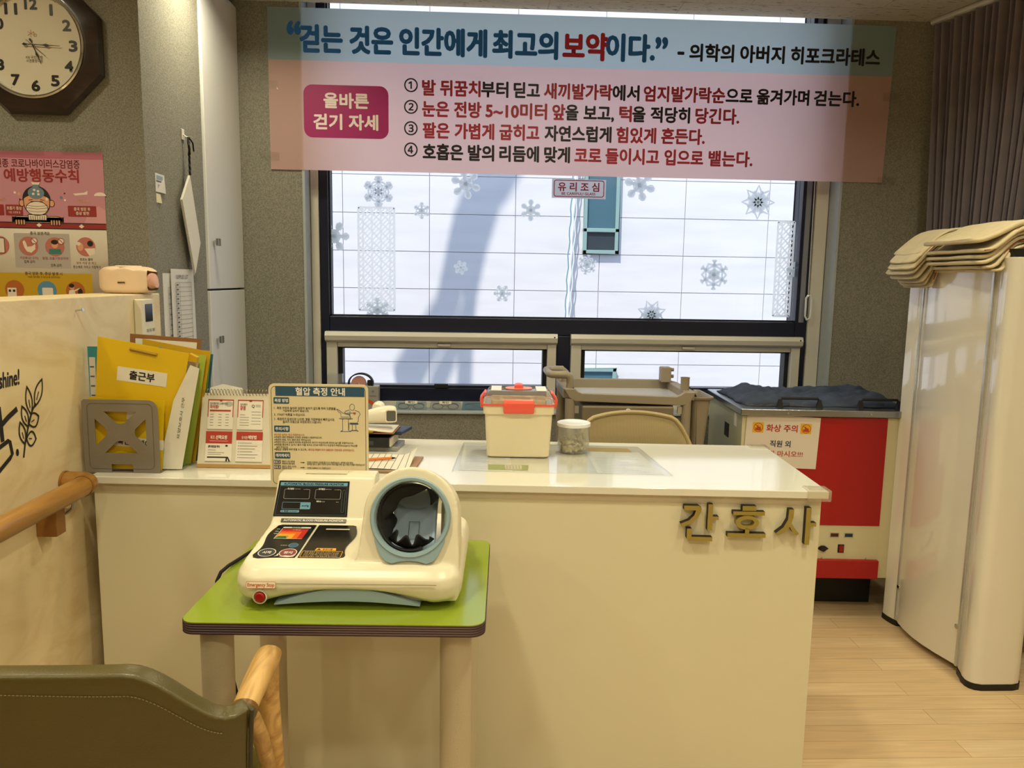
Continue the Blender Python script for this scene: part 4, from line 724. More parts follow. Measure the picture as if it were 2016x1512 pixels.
# cream storage box with clear lid and coral latches
BOX = mat('box_cream', '#e4d8b8', .3, var=.01); CORAL = mat('coral', '#ef5d4b', .35); LIDC = clear('clear_lid', (.97, .94, .92), .12, milk=.18, milkcol=(.9, .86, .82))
bx = thing('storage_box', 'cream plastic box with clear lid and coral latches on the counter', 'box', (.126, 2.395, ZC+.003), R(-2))
def rr3(w, d, r, z, n=5): return [(x, y, z) for x, y in rrect(-w, -d, w, d, r, n)]
b = MB(); b.loft([rr3(.092, .062, .012, 0), rr3(.097, .066, .014, .004), rr3(.104, .072, .015, .135), rr3(.109, .077, .016, .137), rr3(.110, .078, .016, .168), rr3(.105, .073, .014, .168), rr3(.100, .068, .012, .140), rr3(.093, .062, .012, .006)], BOX); b.build('tub', bx)
b = MB(); b.loft([rr3(.112, .080, .018, .166), rr3(.112, .080, .018, .176), rr3(.104, .072, .016, .186), rr3(.094, .062, .016, .204), rr3(.090, .058, .014, .206)], LIDC); b.build('lid', bx, ang=25)
b = MB(); b.ring([(x, y) for x, y in rrect(-.1135, -.0815, .1135, .0815, .019)], [(x, y) for x, y in rrect(-.1115, -.0795, .1115, .0795, .018)], .163, .169, CORAL); b.build('lid_rim', bx)
for sx in (-.03, .03): pass
b = MB(); b.loft([[( -.046, -.084, .140), (.046, -.084, .140), (.046, -.080, .140), (-.046, -.080, .140)], [(-.047, -.088, .15), (.047, -.088, .15), (.047, -.082, .15), (-.047, -.082, .15)], [(-.047, -.088, .172), (.047, -.088, .172), (.047, -.080, .176), (-.047, -.080, .176)], [(-.044, -.082, .180), (.044, -.082, .180), (.044, -.074, .184), (-.044, -.074, .184)]], CORAL); b.build('latch', bx, bevel=.002)
for sx in (-1, 1):
    b = MB(); b.loft([[(sx*.108, -.035, .150), (sx*.1185, -.035, .150), (sx*.1185, .035, .150), (sx*.108, .035, .150)], [(sx*.112, -.035, .182), (sx*.1215, -.035, .178), (sx*.1215, .035, .178), (sx*.112, .035, .182)], [(sx*.100, -.033, .196), (sx*.106, -.033, .199), (sx*.106, .033, .199), (sx*.100, .033, .196)]], CORAL); b.build('latch', bx, bevel=.003)
b = MB(); b.loft([rr3(.040, .030, .025, .2065), rr3(.042, .032, .026, .209), rr3(.036, .026, .022, .210)], mat('coral_light', '#f08a78', .35)); b.loft([rr3(.014, .026, .008, .209), rr3(.012, .024, .008, .220), rr3(.006, .018, .005, .222)], CORAL); b.build('handle', bx)
b = MB(); b.loft([rr3(.086, .055, .012, .150), rr3(.086, .055, .012, .176)], mat('box_filling', '#c9b48c', .8, var=.25, vs=40)); b.build('contents', bx)
for x in (-.07, .07): MB().box(x-.016, x+.016, -.05, .05, .2065, .2075, mat('lid_pad', '#e4e2de', .4)).build('lid_pad', bx)

# clear round jar with cotton scraps
JARC = clear('jar_plastic', (.95, .95, .93), .10, milk=.14, milkcol=(.88, .86, .80), rough=.1)
jr = thing('clear_jar', 'round clear jar with white lid half full of cotton scraps', 'jar', (.307, 2.425, ZC+.003))
b = MB(); b.lathe([(.046, 0), (.050, .002), (.0515, .03), (.0525, .088), (.0505, .088), (.0495, .03), (.046, .003)], JARC, 40); b.build('wall', jr)
b = MB(); b.lathe([(.0535, .084), (.0538, .094), (.050, .0955), (.046, .094), (.001, .094)], mat('jar_lid', '#e9eaea', .3), 40); b.build('lid', jr)
COT = mat('cotton_scrap', '#cfc4a4', .9, var=.2, vs=80, bump=.8, bs=90); b = MB(); rn = random.Random(4)
for k in range(46):
    r_ = .036*math.sqrt(rn.random()); a = rn.random()*2*PI; z = .008+.045*rn.random()*(.55 if k < 30 else 1); s_ = rn.uniform(.008, .014)
    tm = M.Translation((r_*math.cos(a), r_*math.sin(a), z)) @ M.Rotation(rn.random()*6, 4, 'X') @ M.Rotation(rn.random()*6, 4, 'Z')
    b.grid(5, 5, lambda u, v: ((u-.5)*2*s_, (v-.5)*1.4*s_, .004*math.sin(5*u+k)+.003*math.cos(6*v)), COT, tm)
o = b.build('cotton', jr, solid=.0015, fixn=False); o['kind'] = 'stuff'
# ================================================================ TABLE, BLOOD PRESSURE MONITOR, CHAIR
TG = mat('laminate_green', '#86982c', 0.16, var=.02, vs=3, spec=.6); EDD = mat('edge_dark', '#3a2428', .5); EDL = mat('edge_light', '#a08f95', .45); LEGM = mat('leg_cream', '#b9ad92', .55, bump=.5, bs=400)
TR = R(-1.9); tbl = thing('side_table', 'small green topped table with cream legs under the blood pressure monitor', 'table', (-.277, 1.705, 0), TR)
tp_ = rrect(-.302, -.252, .302, .252, .03, 6)
MB().prism(tp_, .668, .670, TG).build('tabletop', tbl)
b = MB()
for k in range(9):
    o_ = .0012 if k % 2 == 0 else 0; b.prism(rrect(-.302-o_, -.252-o_, .302+o_, .252+o_, .03, 6), .6455+.0025*k, .6455+.0025*(k+1), EDD if k % 2 == 0 else EDL)
b.build('edge_band', tbl, ang=25)
for x, y in ((-.248, -.195), (.242, -.195), (-.250, .18), (.242, .195)):
    b = MB(); b.lathe([(.033, FZ), (.034, FZ+.004), (.034, FZ+.02), (.0325, FZ+.022), (.0325, .6455)], LEGM, 28, M.Translation((x, y, 0))); b.build('leg', tbl)

BODY = mat('monitor_ivory', '#dfd7be', .32, var=.01, vs=4); BLU = mat('monitor_blue', '#8aa3ae', .4); BLU2 = mat('arm_rest_blue', '#a3b9d2', .35); PANEL = mat('panel_black', '#15120f', .18); SCRB = mat('print_blue', '#5b93ad', .35); SEAM = mat('seam', '#8f8468', .6)
mo = thing('blood_pressure_monitor', 'ivory arm-in blood pressure monitor with blue cuff ring on the green table', 'blood pressure monitor', (-.26, 1.72, .6705), TR)
def radial(poly, c, n, a0=0.0):
    """points where rays from c meet the closed polygon"""
    out = []
    for k in range(n):
        a = a0+2*PI*k/n; d = V((math.cos(a), math.sin(a))); best = None
        for i in range(len(poly)):
            p, q = V(poly[i]), V(poly[(i+1) % len(poly)]); e_ = q-p; det = d.x*(-e_.y)+e_.x*d.y
            if abs(det) < 1e-12: continue
            w = p-V(c); t = (w.x*(-e_.y)+e_.x*w.y)/det; s_ = (d.x*w.y-d.y*w.x)/det
            if t > 0 and -1e-6 <= s_ <= 1+1e-6 and (best is None or t > best): best = t
        out.append((c[0]+d.x*best, c[1]+d.y*best))
    return out
HX, HY, HZ, TI = .124, -.172, .052, .28            # cuff housing: front foot point and backward tilt
HF = fr((HX, HY, HZ), (1, 0, 0), (0, TI, 1)); RC, RR = .131, .082   # ring centre height and radius in the housing plane; third axis faces the room
arch = [(-.132, -.045), (.106, -.045), (.105, .03), (.102, .10)]+ell(0, .136, .101, .101, 24, 0, 180)+[(-.104, .10), (-.113, .03)]
NH = 72; oo = radial(arch, (0, RC), NH); hole = [(RR*.91*math.cos(2*PI*k/NH), RC+RR*.91*math.sin(2*PI*k/NH)) for k in range(NH)]
body = MB()
def rr(hx0, hx1, y0, y1, r, z):
    P = rrect(hx0, y0, hx1, y1, r, 6); i = max(range(len(P)), key=lambda k: (P[k][1] <= y0+1e-6)*(P[k][0] < 0)*(1-P[k][0]))
    i = next(k for k in range(len(P)) if abs(P[k][1]-y0) < 1e-6 and P[k][0] < 0 and abs(P[(k+1) % len(P)][1]-y0) < 1e-6)
    return [(x, y, z) for x, y in P[:i+1]+[(P[i][0]+(P[(i+1) % len(P)][0]-P[i][0])*q/16, y0) for q in range(1, 16)]+P[i+1:]]
body.loft([[(x, y, z+.030*max(0, 1-(x/.17)**2)*(y < -.1)) for x, y, z in rr(-.222, .222, -.190, .19, .05, .012)], [(x, y, z+.022*max(0, 1-(x/.17)**2)*(y < -.1)) for x, y, z in rr(-.234, .233, -.206, .20, .055, .024)], rr(-.238, .236, -.209, .205, .058, .048), rr(-.236, .234, -.206, .205, .06, .066), rr(-.228, .228, -.188, .2, .06, .082), rr(-.20, .21, -.15, .18, .06, .088)], BODY)
prof = [(-.165, .02), (-.168, .072), (-.150, .085), (.030, .104), (.046, .112), (.102, .200), (.114, .2055), (.150, .2055), (.165, .195), (.168, .158), (.198, .153), (.204, .14), (.204, .02)]
body.prism([(y, z) for y, z in prof], -.010, .226, BODY, M(((0, 0, -1, 0), (1, 0, 0, 0), (0, 1, 0, 0), (0, 0, 0, 1))))
dep = .17
vs = [];
for d_, sc in ((0, 1), (-.05, 1.0), (-dep, .97)):
    vs.append([(x*sc, RC+(y-RC)*sc, d_) for x, y in oo]); 
hv = [(x, y, 0) for x, y in hole], [(x, y, -dep) for x, y in hole]
allv = vs[0]+vs[1]+vs[2]+list(hv[1])+list(hv[0]); fs = []
loops = [0, NH, 2*NH, 3*NH, 4*NH]
for a, c in zip(loops, loops[1:]+[0]):
    for k in range(NH): fs.append((a+k, a+(k+1) % NH, c+(k+1) % NH, c+k))
body.add(allv, fs, BODY, HF)
body.v = [(x, y, max(z, .012)) for x, y, z in body.v]; bo = body.build('body', mo, ang=180)
md = bo.modifiers.new('union', 'REMESH'); md.mode = 'VOXEL'; md.voxel_size = .0032; md.use_smooth_shade = True
md = bo.modifiers.new('soft', 'SMOOTH'); md.factor = .5; md.iterations = 14
# cuff ring
b = MB(HF); prof_r = [(RR*.90, -.03), (RR*.90, .006), (RR*.93, .011), (RR*1.0, .012), (RR*1.035, .007), (RR*1.04, -.004)]
n = 72; b.loft([[(r_*math.cos(2*PI*k/n), RC+r_*math.sin(2*PI*k/n), z) for k in range(n)] for r_, z in prof_r], BLU, caps=False); b.build('cuff_ring', mo, ang=50)
chin = [(-.074, RC-.040), (-.073, RC-.052), (-.060, RC-.080), (-.050, RC-.091), (-.036, RC-.096), (-.018, RC-.091), (0, RC-.0895), (.018, RC-.091), (.036, RC-.096), (.050, RC-.091), (.060, RC-.080), (.073, RC-.052), (.074, RC-.040)]+ell(0, RC, RR*1.0, RR*1.0, 20, -28, -152)
b = MB(HF); b.prism(chin, -.006, .0095, BLU); b.build('chin', mo, bevel=.004, seg=3)
CUFF = mat('cuff_cloth', '#101012', .75, bump=.7, bs=120)
rn = random.Random(3); ph = [rn.random()*6 for _ in range(6)]
def cuff(u, v):
    a = R(35)+u*R(255); r_ = RR*.885-(.004+.010*abs(math.sin(3.1*u*2+ph[0]))*v+.006*math.sin(17*u+ph[1])*v+.018*max(0, math.sin(2.2*a+.6))*v)
    return (r_*math.cos(a), RC+r_*math.sin(a), -.002-.055*v)
b = MB(HF); b.grid(72, 10, cuff, CUFF); 
def flap(u, v):
    a = R(222)+u*R(95); r_ = RR*.87-.004-.017*(v)*(1+.6*math.sin(9*u*2+1.0))*(1 if u < .9 else .5); return (r_*math.cos(a), RC+r_*math.sin(a), -.004-.02*(1-v))
b.grid(48, 5, flap, CUFF)
def flap2(u, v):
    a = R(62)+u*R(140); r_ = RR*.875-.003-(.030*math.sin(PI*u)**.7+.004*math.sin(11*u))*v; return (r_*math.cos(a), RC+r_*math.sin(a), -.010-.012*v)
b.grid(40, 4, flap2, CUFF); b.build('cuff', mo, solid=.003, ang=70, fixn=False)
b = MB(HF)   # arm rest inside the opening: two curved blue panels
def rest(x0, x1, y0, y1, z0, z1, cv):
    return lambda u, v: (x0+(x1-x0)*u, y0+(y1-y0)*v+cv*(2*u-1)**2, z0+(z1-z0)*v-.012*(1-(2*u-1)**2))
b.grid(16, 6, rest(-.046, .050, RC-.078, RC+.012, -.040, -.085, .014), BLU2); b.grid(16, 6, rest(-.046, .050, RC+.0135, RC+.052, -.090, -.125, .012), BLU2); b.build('arm_rest', mo, solid=.006, soff=1, fixn=False)
b = MB(HF); b.outline(rrect(-.010, RC-.055, .012, RC-.014, .0008, 2), .0008, PANEL, -.0715, M.Translation((0, 0, 0))); b.v = [(x, y, z) for x, y, z in b.v]; 
b = MB(HF @ M.Translation((0, RC-.034, -.0685)) @ M.Rotation(-math.atan2(.045, .09), 4, 'X')); b.outline(rrect(-.011, -.021, .012, .021, .0006, 2), .0009, PANEL, .0075); b.build('marking', mo)
b = MB(HF); b.box(.054, .062, RC-.05, RC+.03, -.165, -.13, BODY); b.build('rear_post', mo, bevel=.002)
# front: blue arch strip, seam, emergency stop
b = MB(fr((0, -.196, 0), (1, 0, 0), (0, 0, 1)))
arc = [(-.150+.30*k/24, .010+.034*math.sin(PI*k/24)) for k in range(25)]; low = [(.150-.30*k/24, .007+.009*math.sin(PI*k/24)) for k in range(25)]
b.prism(low+arc if False else [(x, z) for x, z in arc[::-1]]+[(x, z) for x, z in low[::-1]], -.03, .0012, BLU2); b.build('arch_strip', mo)
b = MB()
for p0, p1 in (((-.185, -.2115, .0585), (.185, -.2095, .0585)),): b.tube([p0, p1], .0007, SEAM, 6)
b.build('seam', mo)
REDB = mat('stop_red', '#a01318', .3); ORL = mat('label_orange', '#c2562f', .5)
b = MB(fr((-.174, -.2125, .030), (1, 0, 0), (0, 0, 1))); b.lathe([(.0145, -.006), (.0145, .001), (.0125, .0015), (.0120, -.003)], BODY, 28); b.build('button_collar', mo)
b = MB(fr((-.174, -.2125, .030), (1, 0, 0), (0, 0, 1))); b.lathe([(.0105, -.006), (.0105, .002), (.008, .0045), (.0001, .005)], REDB, 24); b.build('stop_button', mo)
b = MB(fr((-.171, -.2125, .056), (1, 0, 0), (0, .30, 1))); P = rrect(-.030, -.007, .030, .007, .003); b.prism(P, .0, .0012, mat('label_cream', '#e6dcc0', .4)); b.outline(P, .0008, ORL, .0014); b.text('Emergency Stop', -.027, .027, -.0032, .0035, ORL, .0014, .02, 'l'); b.build('stop_label', mo)
# logo plate
b = MB(HF); P = rrect(-.026, -.010, .027, .0085, .004); TEALG = mat('logo_teal', '#2f6f6a', .4); NAV = mat('logo_navy', '#26303a', .4)
b.prism(P, .0005, .0018, mat('logo_plate', '#d9cfae', .4)); b.outline(P, .0008, NAV, .002); b.text('AMP', -.018, .006, -.006, .005, NAV, .002, .045, 'l', slant=.25); b.text('all', .010, .018, -.0012, .0042, NAV, .002, .03, 'b', slant=.2); b.line([(.0095, -.003), (.0185, -.003)], .0009, NAV, .002); b.line([(.0055, .0055), (.008, .0062)], .0012, TEALG, .0022); b.build('logo', mo)
# screen
sl = math.atan2(.088, .056); SF = fr((-.136, .074, .156), (1, 0, 0), (0, math.cos(sl), math.sin(sl))) @ M.Translation((0, 0, .0005))
b = MB(SF); b.prism([(-.087, -.046), (.087, -.046), (.085, .041), (-.083, .041)], -.004, .001, PANEL); h = .0013; LG = mat('print_grey', '#9a9a92', .4)
b.flat([(-.079, .029), (.081, .029), (.081, .037), (-.079, .037)], SCRB, h); b.text('AUTOMATIC BLOOD PRESSURE MONITOR', -.071, .072, .0305, .0352, PANEL, h+.0002, .03, 'l')
b.outline([(-.083, -.043), (.083, -.043), (.081, .0275), (-.079, .0275)], .0006, mat('print_dim', '#3d5c6a', .4), h)
for x0, t_ in ((-.068, '최고혈압'), (.006, '최저혈압')):
    P = rrect(x0, -.004, x0+.061, .020, .003); b.outline(P, .0007, LG, h); b.flat([(x0+.006, .0185), (x0+.054, .0185), (x0+.054, .022), (x0+.006, .022)], PANEL, h+.0002)
    b.text(t_, x0+.007, x0+.022, .0185, .0228, WHT, h+.0004, .015); b.text('SYSTOLIC' if x0 < 0 else 'DIASTOLIC', x0+.023, x0+.038, .0192, .0212, LG, h+.0004, .01, 'l'); b.text('mmHg', x0+.045, x0+.055, .0188, .0206, LG, h+.0004, .01, 'l')
P = rrect(-.069, -.029, -.002, -.012, .002); b.outline(P, .0008, SCRB, h); b.flat([(-.026, -.0285), (-.0025, -.0285), (-.0025, -.0125), (-.026, -.0125)], SCRB, h+.0002); b.text('mmHg', -.022, -.006, -.0225, -.0185, PANEL, h+.0004, .02, 'l')
b.flat(rrect(-.071, -.037, -.027, -.0315, .002), SCRB, h); b.flat(ell(-.067, -.0343, .0014, n=10), PANEL, h+.0002); b.text('측정중', -.063, -.052, -.0365, -.0322, PANEL, h+.0002, .012); b.text('MEASURING', -.05, -.031, -.0355, -.0335, PANEL, h+.0002, .01, 'l')
b.text('맥박수', .011, .022, -.012, -.0075, WHT, h, .015); b.text('PULSE', .0225, .031, -.0112, -.009, LG, h, .01, 'l'); b.text('bpm', .058, .064, -.0115, -.0093, LG, h, .01, 'l')
b.outline(rrect(.071, -.036, .0775, .019, .003), .0006, mat('print_dim', '#3d5c6a', .4), h); b.build('screen', mo, ang=180)
b = MB(fr((-.125, .0385, .1100), (1, 0, 0), (0, .5, .5))); b.prism([(-.076, -.0045), (.076, -.0045), (.076, .005), (-.076, .005)], 0, .0022, mat('label_brown', '#2f2a24', .35)); b.text('AUTOMATIC BLOOD PRESSURE MONITOR', -.070, .070, -.0022, .0027, mat('print_white', '#cfc9bc', .4), .0025, .02, 'l'); b.build('name_strip', mo)
# control panel
cs = math.atan2(.019, .18); CF = fr((-.115, -.057, .0948), (1, 0, 0), (0, math.cos(cs), math.sin(cs))) @ M.Translation((0, 0, .0006))
def side_curve(x0, x1, y0, y1, bow, n=10): return [(x0+(x1-x0)*k/n+bow*math.sin(2*PI*k/n), y0+(y1-y0)*k/n) for k in range(n+1)]
b = MB(CF); Y0, Y1 = -.087, .080; h = .0022
Lp = [(-.006, Y0), (.0, Y1)]+list(reversed(side_curve(-.094, -.088, Y0+.012, Y1-.012, .004)))+[(-.086, Y0)]
Lp = [(-.084, Y0), (-.006, Y0), (.001, Y1), (-.078, Y1)]+[(-.086, Y1-.005)]+list(reversed(side_curve(-.098, -.088, Y0+.012, Y1-.014, .005)))+[(-.095, Y0+.004)]
Rp = [(.000, Y0), (.086, Y0), (.096, Y0+.006)]+side_curve(.098, .096, Y0+.014, Y1-.014, -.006)+[(.094, Y1-.004), (.086, Y1), (.007, Y1)]
b.prism(Lp, -.004, .002, PANEL); b.prism(Rp, -.004, .002, PANEL)
WLN = mat('print_white', '#cfc9bc', .4); b.line([(-.003, Y0), (.004, Y1)], .0025, WLN, .0012)
CR = [mat('zone_red', '#b51f16', .4), mat('zone_orange', '#d65a18', .4), mat('zone_amber', '#e09a1e', .4), mat('zone_green', '#1f5a22', .4)]
for k, m in enumerate(CR): b.flat([(-.075, .004), (-.014-.012*k, .004), (-.011-.012*k, .055-.0125*k), (-.071, .055-.0125*k)], m, h+.0002*k)
b.line([(-.076, .002), (-.071, .057)], .0012, WLN, h+.0009); b.line([(-.076, .003), (-.014, .003)], .0012, WLN, h+.0009); b.flat(rrect(-.072, .060, -.008, .067, .003), WLN, h); b.text('혈압분류', -.052, -.03, .0612, .0662, PANEL, h+.0003, .012)
b.text('고혈압', -.047, -.027, .046, .052, WLN, h+.0009, .012); b.text('정상', -.052, -.044, .010, .0155, WLN, h+.0009, .012)
for k in range(3): b.flat([(-.084, .03+.012*k), (-.0765, .03+.012*k), (-.0765, .032+.012*k), (-.084, .032+.012*k)], WLN, h)
PB = mat('button_blue', '#2f4a66', .3); MRN = mat('button_maroon', '#7d2a33', .3); DKN = mat('button_dark', '#262b36', .3)
b.flat(ell(-.024, -.028, .0105, .011, 24), PB, h); b.outline(ell(-.024, -.028, .0105, .011, 24), .0012, SCRB, h+.0002); b.text('프린트', -.052, -.037, -.032, -.026, LG, h, .012)
b.flat(ell(-.071, -.064, .019, .0195, 32), DKN, h); b.outline(ell(-.071, -.064, .019, .0195, 32), .0018, WLN, h+.0002); b.text('시작', -.080, -.062, -.070, -.058, WLN, h+.0003, .03)
b.flat(ell(-.026, -.064, .019, .0195, 32), MRN, h); b.outline(ell(-.026, -.064, .019, .0195, 32), .0018, WLN, h+.0002); b.text('정지', -.035, -.017, -.070, -.058, WLN, h+.0003, .03)
for P in ([(-.040, -.083), (-.028, -.078), (-.012, -.080), (-.006, -.070), (-.01, -.084), (-.022, -.086)], [(-.052, -.083), (-.043, -.079), (-.045, -.067), (-.048, -.079)]): b.flat(P, WLN, h+.0006)
b.flat([(.028, .055), (.082, .055), (.082, .060), (.028, .060)], WLN, h)
YW = mat('caution_yellow', '#d99a1f', .4); b.flat([(.028, -.052), (.074, -.052), (.072, -.040), (.03, -.040)], YW, h); b.text('주의사항', .044, .066, -.0505, -.0425, PANEL, h+.0002, .015); b.flat([(.031, -.05), (.041, -.05), (.036, -.042)], PANEL, h+.0003)
b.outline(rrect(.003, -.084, .090, -.054, .003), .0012, YW, h)
for k, t_ in enumerate(('팔을 깊숙이 넣고 바른 자세로 앉으세요', '측정 중에는 말하거나 움직이지 마세요', '이상이 있을 때는 정지 버튼을 누르세요', '자세한 내용은 사용 설명서를 참고하세요')): b.text(t_, .009, .083, -.0618-.0065*k, -.0572-.0065*k, mat('caution_text', '#b89a6a', .5), h+.0002, .012)
b.build('control_panel', mo, ang=180)
b = MB(); b.box(-.16, -.06, .11, .135, .2045, .2075, BODY); b.build('top_tab', mo, bevel=.001)
pc = thing('power_cord', 'black power cord leaving the left back of the monitor', 'power cord', (-.51, 1.88, .674)); b = MB(M.Translation((.51, -1.88, -.674)))
b.tube([(-.488, 1.85, .71), (-.515, 1.845, .705), (-.545, 1.83, .685), (-.566, 1.80, .6765), (-.580, 1.75, .676), (-.588, 1.72, .672), (-.594, 1.71, .655), (-.596, 1.71, .60), (-.59, 1.75, .45), (-.57, 1.82, .2), (-.55, 1.9, FZ+.012), (-.5, 2.0, FZ+.006)], .0042, CORD, 10); b.build('cable', pc)

# instruction board standing on the monitor's rear ledge
BRD = mat('board_cream', '#e0d2ae', .38, var=.01); BRDE = mat('board_edge', '#cfc19c', .4); STEEL = mat('board_blue', '#2c5470', .45); DK = mat('board_black', '#23201c', .6); RD = mat('board_red', '#b5452c', .6); OUTL = mat('board_line', '#35506a', .5)
ib = thing('instruction_board', 'cream upright board with blue headings explaining blood pressure measuring', 'sign board', (-.397, 1.903, .8243), TR)
b = MB(FRONT()); Wb, Hb = .246, .261; P = rrect(-Wb/2, 0, Wb/2, Hb, .014, 6); b.prism(P, -.004, 0, BRD, None, BRDE); b.outline(rrect(-Wb/2+.006, .006, Wb/2-.006, Hb-.006, .011, 6), .0011, DK, .0003)
def bx_(px, py): return ((px-872)/1010*.228-.114 - .0, Hb-.004-(py-100)/950*.2165)   # drawing units of the board face -> metres
def T(t, x0, x1, y0, y1, m, bo=.008, mode='h'): p, q = bx_(x0, y1), bx_(x1, y0); b.text(t, p[0], q[0], p[1], q[1], m, .0008, bo, mode)
def Rr(x0, y0, x1, y1, m, r=.002): p, q = bx_(x0, y1), bx_(x1, y0); b.flat(rrect(p[0], p[1], q[0], q[1], r, 3), m, .0005)
def Ln(pts, w=.0011, m=OUTL): b.line([bx_(*p) for p in pts], w, m, .0006)
Rr(908, 112, 1884, 216, STEEL, .001); T('혈압 측정 안내', 1130, 1668, 122, 206, WHT, .025)
for t_, y0 in (('측정 방법', 232), ('주의사항', 545), ('에러메세지', 842)): Rr(885, y0, 1056, y0+70, STEEL); T(t_, 898, 1044, y0+16, y0+54, WHT, .02)
T('1 . 측정 부위의 높이와 심장의 높이가 같도록 하여 오른팔을', 890, 1565, 334, 364, DK); T('가압부에 깊숙이 넣습니다.', 985, 1275, 366, 392, DK); T('2 . START 버튼을 누르십시오.', 888, 1232, 408, 436, DK)
T('3 . 측정치가 음성으로 나오면, 팔을 가압부에서 빼주십시오.', 888, 1556, 456, 486, DK); T('결과가 자동으로 프린트되어 나옵니다.', 982, 1408, 488, 516, DK)
for k, (t_, x1, m) in enumerate((('※두꺼운 상의는 벗고 측정하십시오.', 1222, RD), ('※측정전 매회 변동없이 안정된 상태에서 측정하십시오.', 1412, DK), ('※측정전 운동, 식사, 흡연 등은 피하십시오.', 1290, DK), ('※측정전 반드시 심장의 위치와 측정부위의 위치가 비슷하도록 의자의 높이를 조절하십시오.', 1760, DK), ('※측정을 중단하고 싶거나 팔이 아플 경우는 STOP 버튼이나 비상정지 버튼(Emergency Stop)을', 1800, DK), ('눌러 주십시오.', 1040, DK))):
    T(t_, 884 if k < 5 else 905, x1, 634+28*k, 656+28*k, m)
T('※혈압은 상황에 따라 변할 수 있으며,', 882, 1240, 797, 822, DK); T('2회이상 측정이 되지 않을경우 전문의와 상의하십시오.', 1250, 1770, 797, 822, RD)
for t_, y0 in (('EE2', 930), ('EE3', 986)): Rr(874, y0, 946, y0+44, DK, .0005); T(t_, 880, 940, y0+8, y0+36, WHT, .01, 'l'); Ln([(1165, y0+26), (1200, y0+26)], .0014, DK); b.flat([bx_(1195, y0+34), bx_(1218, y0+26), bx_(1195, y0+18)], DK, .0007)
T('에러가 나면 재측정', 962, 1104, 934, 955, DK); T('측정부위 점검 필요', 962, 1104, 958, 979, DK); T('안정된 상태에서 긴장을 풀고 다시 측정하십시오. (무리한 상의 탈의)', 1242, 1750, 940, 962, DK); T('동작을 멈추고 팔이 가만히 있어야 하며 말을 하지 않고 편한 자세로 측정하십시오', 1242, 1880, 962, 984, DK)
T('에러가 계속 나오면', 962, 1118, 990, 1010, DK); T('점검하여야 할 경우', 962, 1070, 1012, 1032, DK); T('안정된 상태에서 다시 측정하십시오.', 1242, 1504, 1006, 1026, DK)
b.outline([(x, y) for x, y in ell(*bx_(1746, 330), .0066, .0085, 20)], .0009, OUTL, .0006)
Ln([(1718, 360), (1680, 372), (1660, 388), (1690, 404), (1722, 410)]); Ln([(1775, 362), (1818, 380), (1836, 405), (1812, 445), (1815, 480), (1796, 505), (1718, 505)]); Ln([(1722, 372), (1722, 470)]); Ln([(1690, 395), (1768, 395)]); Ln([(1575, 352), (1600, 362), (1640, 395), (1712, 415), (1735, 450)]); Ln([(1575, 352), (1596, 384), (1622, 398), (1622, 440), (1712, 440)])
Ln([(1602, 458), (1752, 458)], .0016); Ln([(1640, 460), (1640, 588)]); Ln([(1704, 460), (1704, 588)]); Ln([(1616, 600), (1640, 590)]); Ln([(1616, 601), (1728, 601)]); Ln([(1712, 502), (1706, 590), (1730, 600)])
Rr(1722, 506, 1814, 522, OUTL, .0008); Ln([(1746, 524), (1746, 585)]); Ln([(1786, 524), (1786, 585)]); Ln([(1726, 600), (1740, 588), (1800, 588), (1812, 600)], .002); p = bx_(1772, 398); b.flat([(p[0], p[1]-.0032), (p[0]+.0036, p[1]+.001), (p[0]+.002, p[1]+.0032), (p[0], p[1]+.0018), (p[0]-.002, p[1]+.0032), (p[0]-.0036, p[1]+.001)], RD, .0012)
b.build('panel', ib, ang=180)

# foreground armchair
OLIVE = mat('olive_leather', '#4f4519', .36, var=.05, vs=14, bump=.25, bs=260, spec=.5); STI = mat('stitching', '#857a4f', .8); ASH = wood('ash_wood', '#cfa768', '#a2783c', 3.0, (9, 1.2, 7), .38, 1.8, (.36, .6), coat=.25); BRZ = mat('wood_joint', '#6b4a1e', .35); PIPE = mat('piping', '#2a2618', .5)
ch = thing('armchair', 'olive green leather tub chair with a wooden arm in the foreground', 'armchair', (-.665, 1.30, 0), R(0))
def sstep(a, c, x): t = max(0, min(1, (x-a)/(c-a))); return t*t*(3-2*t)
def shell(u, v):
    s_ = 2*u-1; a = abs(s_); topz = .764-.004*a**2-.084*sstep(.40, .87, a)+.010*sstep(.90, 1.0, a)
    z = .40+(topz-.40)*v; x = .318*math.copysign(1-(1-a)**1.18, s_)*(.90+.10*v); y = -.175+.048*a**2.6-.045*v+.10*(1-v)**2*(1-a*.5)
    return (x, y, z)
b = MB(); b.grid(40, 16, shell, OLIVE); sh = b.build('backrest', ch, weld=True, ang=180, fixn=False); md = sh.modifiers.new('s', 'SOLIDIFY'); md.thickness = .034; md.offset = -1; md2 = sh.modifiers.new('b', 'BEVEL'); md2.width = .013; md2.segments = 4; md2.limit_method = 'ANGLE'; md2.angle_limit = R(50)
b = MB()
for k in range(110):
    u = .06+.86*k/110; p = V(shell(u, .915+.012*math.sin(6*u))); q = V(shell(u+.0050, .915+.012*math.sin(6*u+.03))); nrm = V((0, -.0008, 0)); b.tube([p+nrm, q+nrm], .0009, STI, 5)
st = b.build('stitching', ch); 
b = MB(); b.tube([tuple(V(shell(.993, v/10))+V((.004, -.001, 0))) for v in range(0, 11)], .0035, PIPE, 8); b.build('piping', ch)
b = MB(); b.loft([[(x, y, z) for x, y in rrect(-.27, -.15, .27, .13, .10, 6)] for z in (.40, .455)], OLIVE); b.build('seat', ch, bevel=.022, seg=4)
